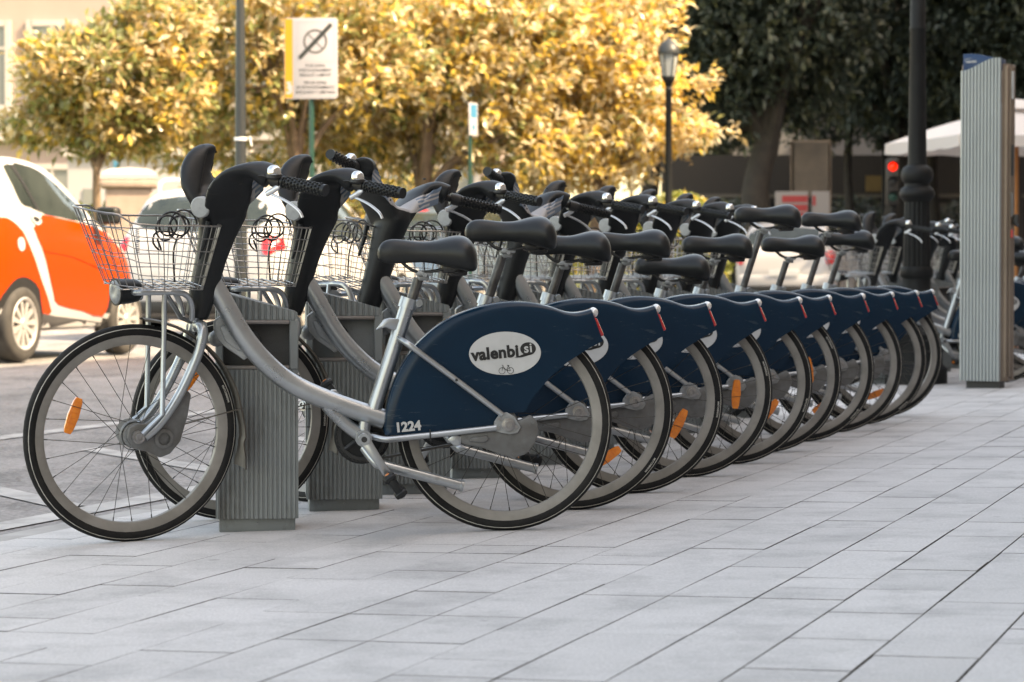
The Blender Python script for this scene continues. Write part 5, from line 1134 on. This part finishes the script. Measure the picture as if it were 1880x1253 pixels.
gold_tree(537, 33.0, 'golden tree with forked brown trunk right behind the parking sign', [(450, 100, 170, 140, 0), (570, 130, 150, 110, .9), (350, 180, 120, 130, .4), (640, 90, 150, 130, .1), (470, 250, 150, 60, 1.5), (610, 255, 140, 55, 1.6), (520, 20, 220, 90, 0), (320, 270, 90, 50, .5)], 0.12, 0.05, ntw=2600, probs=(0.40, 0.20, 0.40))
gold_tree(790, 34.5, 'broad golden tree behind the narrow sign, twisted low limbs', [(780, 100, 170, 140, 0), (880, 160, 150, 120, .2), (700, 180, 130, 120, .4), (930, 60, 150, 120, 0), (800, 240, 170, 70, 1.4), (940, 260, 130, 70, .3), (820, 10, 220, 90, .2), (700, 290, 100, 50, .4)], 0.15, -0.1, ntw=2700, ztr=1.5, probs=(0.48, 0.19, 0.33))
gold_tree(1090, 35.5, 'rightmost golden tree whose bright branches reach past the street lamp', [(1080, 80, 140, 120, 0), (1150, 170, 120, 90, .1), (1010, 170, 120, 120, .2), (1215, 245, 95, 45, -.2), (1270, 245, 75, 32, -.2), (1090, 250, 150, 75, .2), (1190, 60, 70, 75, .1), (1260, 150, 65, 30, -.1), (1020, 20, 160, 80, .3), (1060, 310, 150, 45, .3), (1210, 25, 50, 40, 0)], 0.13, 0.1, ntw=2600, ztr=1.6, probs=(0.6, 0.22, 0.18))
def dark_tree(px, d, label, blobs_px, pts, r0, ntw, zmin):
    p = at(px, 486, d); k = d / F_PX; root = thing('dark_tree', label, 'tree', (p.x, p.y, 0.2), 'tall dark evergreen trees'); bl = []
    for (bx, by, rx, rz, dy) in blobs_px:
        c = at(bx, by, d) - Vector((p.x, p.y, 0.2)); bl.append(((c.x, dy, c.z), (rx * k, min(2.6, rx * k), rz * k)))
    o, tw = crown(root, 'crown', bl, ntw, 9, 0.20, 0.085, ['leaf_dark', 'leaf_mid'], (0.72, 0.28), zmin=zmin, shell=0.35, droop=0.15)
    limbs(root, tw, pts, r0, 'bark_dark', 30, forks=9)
dark_tree(1395, 47, 'massive dark evergreen with a thick leaning trunk behind the bike handlebars', [(1390, 60, 220, 130, 0), (1300, 120, 110, 110, .4), (1470, 60, 120, 110, .3), (1330, 190, 130, 80, .5), (1250, 30, 120, 90, .6), (1490, 190, 80, 50, .2), (1400, -60, 240, 110, 0)], [(0.1, 0, -0.1), (0.02, 0, 1.0), (-0.08, 0, 1.9), (0.15, 0, 2.9)], 0.34, 3600, 2.15)
dark_tree(1640, 52, 'dark evergreen with drooping boughs above the traffic light', [(1640, 40, 180, 120, 0), (1590, 130, 120, 90, .2), (1700, 120, 140, 100, .3), (1580, 215, 70, 45, -.3), (1640, 200, 110, 60, .2), (1680, -50, 260, 110, 0)], [(0, 0, -0.1), (0.0, 0, 1.2), (0.1, 0, 2.6), (0.0, 0, 3.4)], 0.28, 1500, 2.6)
dark_tree(1850, 50, 'dark evergreen behind the ticket pillar and the white parasol', [(1830, 60, 190, 130, 0), (1780, 150, 130, 100, .3), (1900, 140, 150, 120, .2), (1840, 220, 160, 60, .4), (1840, -40, 260, 120, 0)], [(0, 0, -0.1), (0.05, 0, 1.4), (0.0, 0, 2.9)], 0.30, 4600, 2.3)
dark_tree(1180, 62, 'far dark tree closing the gap behind the golden crowns', [(1250, 40, 200, 150, 0), (1150, 120, 160, 150, .3), (1330, 150, 150, 120, 0), (1250, 230, 140, 80, .2)], [(0, 0, -0.1), (0.05, 0, 1.4), (0.3, 0, 3.2)], 0.30, 4200, 2.4)
for tr, d in YOUNG:
    crown(tr, 'crown', [((0.1, 0, 4.6), (1.5, 1.3, 1.2)), ((-0.6, .2, 3.6), (1.0, .9, .7)), ((0.8, 0, 3.7), (0.9, .9, .8))], 700, 9, 0.17, 0.075, ['leaf_dark', 'leaf_mid'], (0.6, 0.4), zmin=2.4, shell=0.4, droop=0.3)
def hedge(name, label, px0, px1, ptop, d, depth, n, mats, probs, lw=0.05):
    k = d / F_PX; a = at(px0, 486, d); W = (px1 - px0) * k; H = CAM_H + (486 - ptop) * k - 0.2; root = thing(name, label, 'hedge', (a.x, a.y, 0.2))
    P = rng.random((n, 3)) * np.array([W, depth, 1]); P[:, 2] = (H + 0.10 * np.sin(P[:, 0] * 2.1) + 0.06 * np.sin(P[:, 0] * 5.3)) * P[:, 2] ** 0.6
    me = leaf_mesh('foliage', P, unit(n) * 0.6 + np.array([0, -.3, 1]), unit(n) + np.array([0, -.2, .3]), 0.09 * (0.7 + 0.6 * rng.random(n)), lw * (0.7 + 0.6 * rng.random(n)))
    for q in mats: me.materials.append(M[q])
    me.polygons.foreach_set('material_index', np.repeat(rng.choice(len(mats), n, p=probs), 4).astype(np.int32)); tag(link('foliage', me, None, root), kind='stuff')
hedge('clipped_hedge', 'bright lime green hedge seen between handlebars below the golden trees', 780, 1345, 372, 38, 1.6, 15000, ['leaf_lime', 'leaf_gold'], (0.85, 0.15))
hedge('shrub_bed', 'small green shrubs at the foot of the stone pillar', 20, 330, 385, 31, 0.8, 3500, ['leaf_lime', 'leaf_olive'], (0.5, 0.5))
hedge('dark_shrubs', 'dark green shrubs along the foot of the brown wall', 1240, 1790, 372, 54, 1.0, 9000, ['leaf_dark', 'leaf_mid'], (0.6, 0.4), 0.06)
hedge('olive_shrubs', 'dull olive shrubs beneath the golden trees behind the white car', 330, 800, 330, 39, 1.5, 14000, ['leaf_olive', 'leaf_rust', 'leaf_gold'], (0.5, 0.3, 0.2), 0.07)
# ------------------------------------------------------------------ cars (local: +x forward from the rear bumper, -y right side)
def interp_rows(st, k=5):
    rows = [Vector((0,) * 3)] * 0; a = np.array(st, float); n = len(a); out = []
    for i in range(n - 1):
        p0, p1, p2, p3 = a[max(i - 1, 0)], a[i], a[i + 1], a[min(i + 2, n - 1)]
        for j in range(k):
            t = j / k; m1 = (p2 - p0) * 0.5; m2 = (p3 - p1) * 0.5
            dx = p2[0] - p1[0]
            # monotone-ish: limit tangents
            m1 = np.clip(m1, -2 * np.abs(p2 - p1) , 2 * np.abs(p2 - p1)); m2 = np.clip(m2, -2 * np.abs(p2 - p1), 2 * np.abs(p2 - p1))
            h = (2 * t**3 - 3 * t**2 + 1) * p1 + (t**3 - 2 * t**2 + t) * m1 + (-2 * t**3 + 3 * t**2) * p2 + (t**3 - t**2) * m2
            out.append(h)
    out.append(a[-1]); return out
def car_shell(st):
    """stations: x, z bottom, z belt, z top, half width, half width at roof"""
    mb = MB(); rows = []
    for x, zb, zl, zt, hw, ht in interp_rows(st):
        g = max(zt - zl, 0.0); h = zl - zb
        half = [(0, zb), (0.80 * hw, zb), (0.93 * hw, zb + 0.03 * h), (0.975 * hw, zb + 0.14 * h), (0.992 * hw, zb + 0.35 * h), (hw, zb + 0.60 * h), (0.985 * hw, zb + 0.82 * h), (0.95 * hw, zl)]
        w0, w1 = 0.95 * hw, ht
        for f, wz in ((0.25, 0.22), (0.5, 0.46), (0.75, 0.73), (0.9, 0.9)): half.append((w0 + (w1 - w0) * wz - 0.0, zl + g * f))
        half += [(0.90 * ht, zl + g * 0.975), (0.70 * ht, zl + g * 0.995), (0.35 * ht, zl + g + .004), (0, zl + g + .006)]
        rows.append([(x, -y, z) for y, z in half] + [(x, y, z) for y, z in half[-2:0:-1]])
    m = len(rows[0]); vs = [q for r in rows for q in r]; fs = []
    for i in range(len(rows) - 1):
        for k in range(m): fs.append((i * m + k, (i + 1) * m + k, (i + 1) * m + (k + 1) % m, i * m + (k + 1) % m))
    fs.append(tuple(range(m))); fs.append(tuple((len(rows) - 1) * m + k for k in range(m))[::-1])
    mb.add(vs, fs); bm = bmesh.new(); me = bpy.data.meshes.new('t'); me.from_pydata(mb.v, [], mb.f); bm.from_mesh(me); bpy.data.meshes.remove(me); bmesh.ops.recalc_face_normals(bm, faces=bm.faces)
    return MB().bm(bm)
def conform(bv, poly, view, off=0.004, step=0.07, skirt=0.02):
    """a body panel cut to POLY (seen from the side or the back) and laid over the shell"""
    bm = bmesh.new()
    def P(p): return (p[0], -4 if view == 'R' else 4, p[1]) if view in 'RL' else (-3, p[0], p[1]) if view == 'B' else (6, p[0], p[1])
    bm.faces.new([bm.verts.new(P(p)) for p in poly]); bmesh.ops.triangulate(bm, faces=bm.faces)
    ax = (0, 2) if view in 'RL' else (1, 2)
    for a in ax:
        lo, hi = min(v.co[a] for v in bm.verts), max(v.co[a] for v in bm.verts); q = lo + step
        while q < hi:
            n = [0, 0, 0]; n[a] = 1; c = [0, 0, 0]; c[a] = q
            bmesh.ops.bisect_plane(bm, geom=bm.verts[:] + bm.edges[:] + bm.faces[:], plane_co=c, plane_no=n); q += step
    d = {'R': Vector((0, 1, 0)), 'L': Vector((0, -1, 0)), 'B': Vector((1, 0, 0)), 'F': Vector((-1, 0, 0))}[view]
    last = None; 
    for v in bm.verts:
        h = bv.ray_cast(v.co, d)
        if h[0] is not None: v.co = h[0] - d * off
        else: v.co = v.co + d * 3.3
    be = [e for e in bm.edges if len(e.link_faces) == 1]
    r = bmesh.ops.extrude_edge_only(bm, edges=be)
    bmesh.ops.translate(bm, verts=[g for g in r['geom'] if isinstance(g, bmesh.types.BMVert)], vec=d * skirt)
    bmesh.ops.recalc_face_normals(bm, faces=bm.faces)
    return MB().bm(bm)
def smooth_poly(p, k=4):
    return [(q.x, q.z) for q in catmull([(x, 0, z) for x, z in p], k, True)]
def car_wheel(Rw=0.29, wd=0.17, ns=10, rimr=0.62):
    t = MB().lathe([(Rw * .66, -wd / 2), (Rw * .80, -wd / 2 - .008), (Rw * .93, -wd / 2), (Rw * .985, -wd / 2 + .02), (Rw, -wd / 4), (Rw, wd / 4), (Rw * .985, wd / 2 - .02), (Rw * .93, wd / 2), (Rw * .66, wd / 2)], 36, axis='y').mesh('tyre')
    r = MB().lathe([(Rw * .70, -wd / 2 - .004), (Rw * .67, -wd / 2 - .010), (Rw * .61, -wd / 2), (Rw * .58, -wd / 2 + .05), (Rw * .5, 0.0)], 36, axis='y')
    for k in range(ns):
        a = 2 * math.pi * k / ns; e = Vector((math.cos(a), 0, math.sin(a))); s = Vector((-math.sin(a), 0, math.cos(a)))
        p0, p1 = e * Rw * .13 + Vector((0, -wd / 2 + .006, 0)), e * Rw * .63 + Vector((0, -wd / 2 + .004, 0)); w0, w1 = Rw * .045, Rw * .075
        v = [p0 - s * w0, p1 - s * w1, p1 + s * w1, p0 + s * w0]; r.add(v + [q + Vector((0, 0.03, 0)) for q in v], [(0, 1, 2, 3), (0, 4, 5, 1), (1, 5, 6, 2), (2, 6, 7, 3), (3, 7, 4, 0)])
    r.lathe([(0.0, -wd / 2 - .004), (Rw * .13, -wd / 2 - .002), (Rw * .18, -wd / 2 + .012), (Rw * .18, -wd / 2 + .03)], 16, axis='y')
    r = r.mesh('rim', ang=35); h = MB().lathe([(0, 0.0), (Rw * .68, -0.002), (Rw * .68, 0.02), (0, 0.02)], 24, axis='y').mesh('brake_disc'); return t, r, h
WH = {}
def put_wheels(root, xs, hw, Rw, ns=10):
    if (Rw, ns) not in WH: WH[(Rw, ns)] = car_wheel(Rw, 0.175, ns)
    t, r, h = WH[(Rw, ns)]
    for x in xs:
        for s in (-1, 1):
            wl = link('wheel', h, M['car_black'], root); m = Matrix.Translation((x, s * (hw - 0.085), Rw)) @ Matrix.Rotation(R(180) if s > 0 else 0, 4, 'Z') @ Matrix.Rotation(x * 1.3, 4, 'Y'); wl.matrix_basis = m
            link('tyre', t, M['tyre_car'], wl); link('rim', r, M['wheel_alloy'], wl)
def arch(bv, x, z, r, view): return conform(bv, [(x + r * math.cos(R(a)), max(0.17, z + r * math.sin(R(a)))) for a in range(-60, 241, 12)], view, 0.003, 0.09, 0.01)
def mirror(root, x, y, z, m):
    s = -1 if y < 0 else 1
    mr = obj('side_mirror', MB().rbox((x, y + s * 0.10, z), (0.11, 0.19, 0.14), 0.035, 3), M[m], root); obj('mirror_glass', MB().rbox((x - 0.057, y + s * 0.10, z), (0.006, 0.16, 0.11), 0.002, 1), M['car_glass'], mr)
    return mr
def place_car(root, p, ang):
    a = R(ang); f = Vector((math.sin(a), math.cos(a), 0)); l = Vector((-f.y, f.x, 0)); m = Matrix((f, l, Vector((0, 0, 1)))).transposed().to_4x4(); m.translation = p; root.matrix_world = m

def smart():
    root = thing('small_car', 'tiny two seater car in orange and white with round fuel cap', 'car')
    st = [(0.0, .36, .86, .88, .58, .50), (0.03, .30, 1.02, 1.10, .70, .60), (0.12, .26, 1.09, 1.36, .745, .62), (0.28, .24, 1.12, 1.50, .765, .61), (0.55, .22, 1.13, 1.555, .772, .60), (0.95, .22, 1.12, 1.535, .772, .59), (1.30, .22, 1.09, 1.42, .772, .59), (1.60, .22, 1.05, 1.24, .772, .62), (1.85, .22, 1.0, 1.06, .77, .66), (2.05, .22, .93, .965, .76, .64), (2.30, .23, .80, .83, .74, .58), (2.48, .25, .62, .65, .66, .5), (2.54, .32, .52, .54, .52, .40)]
    sh = car_shell(st); bv = sh.bvh(); obj('body', sh, M['car_white'], root, ang=50)
    for v in 'RL':
        def pn(name, poly, m, off=0.004, sm=3, **kw): return obj(name, conform(bv, smooth_poly(poly, sm) if sm else poly, v, off, **kw), M[m], root, ang=50)
        pn('quarter_window', [(.36, 1.46), (.40, 1.482), (.455, 1.482), (.55, 1.36), (.70, 1.16), (.60, 1.165), (.47, 1.195), (.41, 1.33)], 'car_glass', .003)
        pn('door_window', [(.52, 1.487), (.67, 1.492), (.85, 1.472), (1.0, 1.43), (1.14, 1.378), (1.35, 1.275), (1.555, 1.165), (1.56, 1.105), (1.38, 1.075), (1.05, 1.10), (.745, 1.135), (.64, 1.30)], 'car_glass', .003)
        pn('window_pillar', [(.45, 1.485), (.52, 1.487), (.64, 1.30), (.745, 1.135), (.70, 1.14), (.60, 1.29), (.54, 1.38)], 'car_black', .006, 0)
        pn('door', [(.593, 1.009), (.735, 1.055), (.77, 1.112), (1.1, 1.085), (1.47, 1.055), (1.80, 1.0), (1.90, .96), (1.905, .675), (1.862, .489), (1.775, .315), (1.4, .365), (.985, .42), (.895, .5), (.80, .68), (.70, .86)], 'car_orange', .005, 2)
        pn('rear_quarter', [(.03, 1.06), (.15, 1.08), (.25, 1.07), (.41, .985), (.55, .81), (.69, .61), (.875, .37), (.73, .36), (.66, .54), (.52, .618), (.377, .639), (.24, .60), (.12, .50), (.04, .40), (.02, .7)], 'car_orange', .005, 2)
        pn('front_wing', [(1.92, .95), (1.99, .93), (2.25, .80), (2.42, .66), (2.46, .50), (2.40, .42), (2.38, .52), (2.28, .61), (2.15, .62), (2.02, .58), (1.93, .46), (1.88, .48), (1.925, .68)], 'car_orange', .005, 2)
        pn('sill', [(.735, .36), (.93, .335), (1.4, .30), (1.775, .265), (1.90, .29), (1.87, .235), (1.6, .225), (.74, .225)], 'car_grey', .006, 0)
        pn('fuel_cap', [(.375 + .052 * math.cos(R(a)), .885 + .052 * math.sin(R(a))) for a in range(0, 360, 20)], 'car_silver', .009, 0)
        pn('door_handle', [(.56, 1.12), (.66, 1.105), (.735, 1.06), (.66, 1.03), (.59, 1.06)], 'car_silver', .010, 2)
        pn('handle_recess', [(.60, 1.095), (.665, 1.09), (.70, 1.068), (.65, 1.055), (.61, 1.07)], 'car_black', .013, 2)
        for x in (.40, 2.175): obj('wheel_arch', arch(bv, x, .287, .385, v), M['car_black'], root)
        pn('door_crease', [(.72, .845), (1.2, .80), (1.75, .69), (1.75, .682), (1.2, .79), (.72, .835)], 'car_orange', .010, 0)
    for s in (-1, 1): mirror(root, 1.66, s * .76, 1.12, 'car_black')
    obj('windscreen', conform(bv, [(-.52, 1.03), (.52, 1.03), (.47, 1.38), (-.47, 1.38)], 'F', .004), M['car_glass'], root)
    obj('rear_window', conform(bv, [(-.5, 1.12), (.5, 1.12), (.45, 1.42), (-.45, 1.42)], 'B', .004), M['car_glass'], root)
    for s in (-1, 1): obj('tail_light', conform(bv, smooth_poly([(s * .60, .86), (s * .66, .94), (s * .60, 1.0), (s * .55, .93)]), 'B', .02), M['red'], root)
    obj('bumper', MB().rbox((0.03, 0, 0.42), (.16, 1.30, .22), .05, 2), M['car_grey'], root)
    put_wheels(root, (.40, 2.175), .775, .287, 11)
    p = Vector((-3.7107, 19.2154, 0.03)); a = R(17); f = Vector((math.sin(a), math.cos(a), 0)); l = Vector((-f.y, f.x, 0)); place_car(root, p - f * 0.40 + l * 0.72, 17)
smart()

def hatch(name, label, p, ang, paint, rails=False, Lc=4.2, Ht=1.48, brand_plate=True, hw=.87, light_z=(0.78, 1.02), light_kind=0):
    root = thing(name, label, 'car'); z = lambda q: q * Ht / 1.48
    st = [(0.0, .34, .62, .64, .62, .45), (.05, .28, .86, .90, .78, .60), (.14, .25, .94, 1.06, .83, .64), (.32, .22, .96, 1.30, .85, .63), (.52, .20, .96, 1.43, .865, .62), (.90, .20, .955, 1.475, .87, .615), (1.5, .20, .94, 1.49, .87, .61), (2.1, .20, .93, 1.45, .87, .61), (2.55, .20, .92, 1.27, .87, .63), (2.95, .20, .915, 1.02, .865, .70), (3.25, .20, .89, .93, .86, .72), (3.75, .22, .78, .82, .83, .66), (4.10, .26, .62, .66, .74, .5), (4.2, .32, .48, .5, .6, .4)]
    st = [(x * Lc / 4.2, zb, z(zl), z(zt), w * hw / .87, ht * hw / .87) for x, zb, zl, zt, w, ht in st]
    sh = car_shell(st); bv = sh.bvh(); obj('body', sh, M[paint], root, ang=50); q = Lc / 4.2
    for v in 'RL':
        def pn(nm, poly, m, off=.004, sm=3): return obj(nm, conform(bv, smooth_poly([(x * q, z(y)) for x, y in poly], sm) if sm else [(x * q, z(y)) for x, y in poly], v, off), M[m], root, ang=50)
        pn('rear_side_window', [(.55, 1.36), (.85, 1.405), (1.25, 1.415), (1.25, 1.0), (.9, 1.01), (.62, 1.06)], 'car_glass', .003, 2)
        pn('front_side_window', [(1.33, 1.415), (1.8, 1.395), (2.1, 1.34), (2.45, 1.19), (2.66, 1.04), (2.6, .985), (2.0, .985), (1.33, .998)], 'car_glass', .003, 2)
        pn('door_seam', [(1.28, 1.42), (1.30, 1.42), (1.30, .30), (1.28, .30)], 'car_black', .003, 0)
        pn('door_handle', [(1.45, .885), (1.62, .885), (1.62, .85), (1.45, .85)], paint, .022, 2)
        pn('side_sill', [(.98, .30), (2.92, .30), (2.92, .205), (.98, .205)], 'car_grey', .004, 0)
        for x in (.70, 3.30): obj('wheel_arch', arch(bv, x * q, .30, .345, v), M['car_black'], root)
        s = -1 if v == 'R' else 1
        mirror(root, 2.50 * q, s * hw * .98, z(1.02), paint)
        if rails: obj('roof_rail', MB().tube(catmull([(.55, s * hw * .66, z(1.42)), (.66, s * hw * .66, z(1.535)), (1.5, s * hw * .65, z(1.56)), (2.0, s * hw * .65, z(1.545)), (2.15, s * hw * .66, z(1.45))], 4), .018, 8), M['car_silver'], root)
    obj('rear_window', conform(bv, smooth_poly([(-.56 * hw / .87, z(1.07)), (.56 * hw / .87, z(1.07)), (.50, z(1.35)), (-.50, z(1.35))], 4), 'B', .004), M['car_glass'], root)
    obj('windscreen', conform(bv, smooth_poly([(-.62, z(.98)), (.62, z(.98)), (.53, z(1.38)), (-.53, z(1.38))], 4), 'F', .004), M['car_glass'], root)
    for s in (-1, 1):
        obj('tail_light', conform(bv, smooth_poly([(s * .70 * hw / .87, z(light_z[0] + .03)), (s * .80 * hw / .87, z(light_z[0] + .05)), (s * .79 * hw / .87, z(light_z[1] - .03)), (s * .68 * hw / .87, z(light_z[1] - .05))], 3), 'B', .012), M['red'], root)
        pl = [(.07 * q, z(light_z[0] + .05)), (.26 * q, z(light_z[0] + .08)), (.26 * q, z(light_z[1] - .05)), (.10 * q, z(light_z[1] - .03))]
        obj('tail_light', conform(bv, pl, 'R' if s < 0 else 'L', .010), M['red'], root)
    obj('bumper', MB().rbox((.07, 0, .44), (.22, hw * 1.78, .26), .06, 2), M[paint], root); obj('bumper_insert', MB().rbox((.04, 0, .33), (.20, hw * 1.5, .12), .03, 2), M['car_black'], root)
    obj('number_plate', MB().rbox((-.045, 0, .60), (.015, .50, .11), .004, 1), M['plate'], root)
    obj('brake_strip', conform(bv, [(-.2, z(1.405)), (.2, z(1.405)), (.2, z(1.425)), (-.2, z(1.425))], 'B', .006), M['red'], root)
    put_wheels(root, (.70 * q, 3.30 * q), hw, .30, 8); place_car(root, p, ang); return root
def gp(px, d):
    p = at(px, 486, d); p.z = gz(to_uv(p)[0]); return p
hatch('estate_car', 'white estate car with roof rails, rear towards the viewer behind the first basket', gp(352, 23.6), 17, 'car_white', rails=True, Lc=4.3, Ht=1.47, light_z=(0.80, 1.02))
hatch('parked_hatchback', 'blue grey hatchback glimpsed between the third and fifth consoles', gp(735, 31.5), 19, 'car_blue', Lc=4.0, Ht=1.45)
hatch('parked_hatchback', 'white hatchback with lit red corner lamp seen behind the two raised saddles', gp(1440, 42.5), 14, 'car_white', Lc=4.0, Ht=1.46, light_z=(0.72, 1.0))
for i, o in enumerate([o for o in col.objects if o.parent is None and o.get('category') == 'car']): o['group'] = 'cars parked along the road'
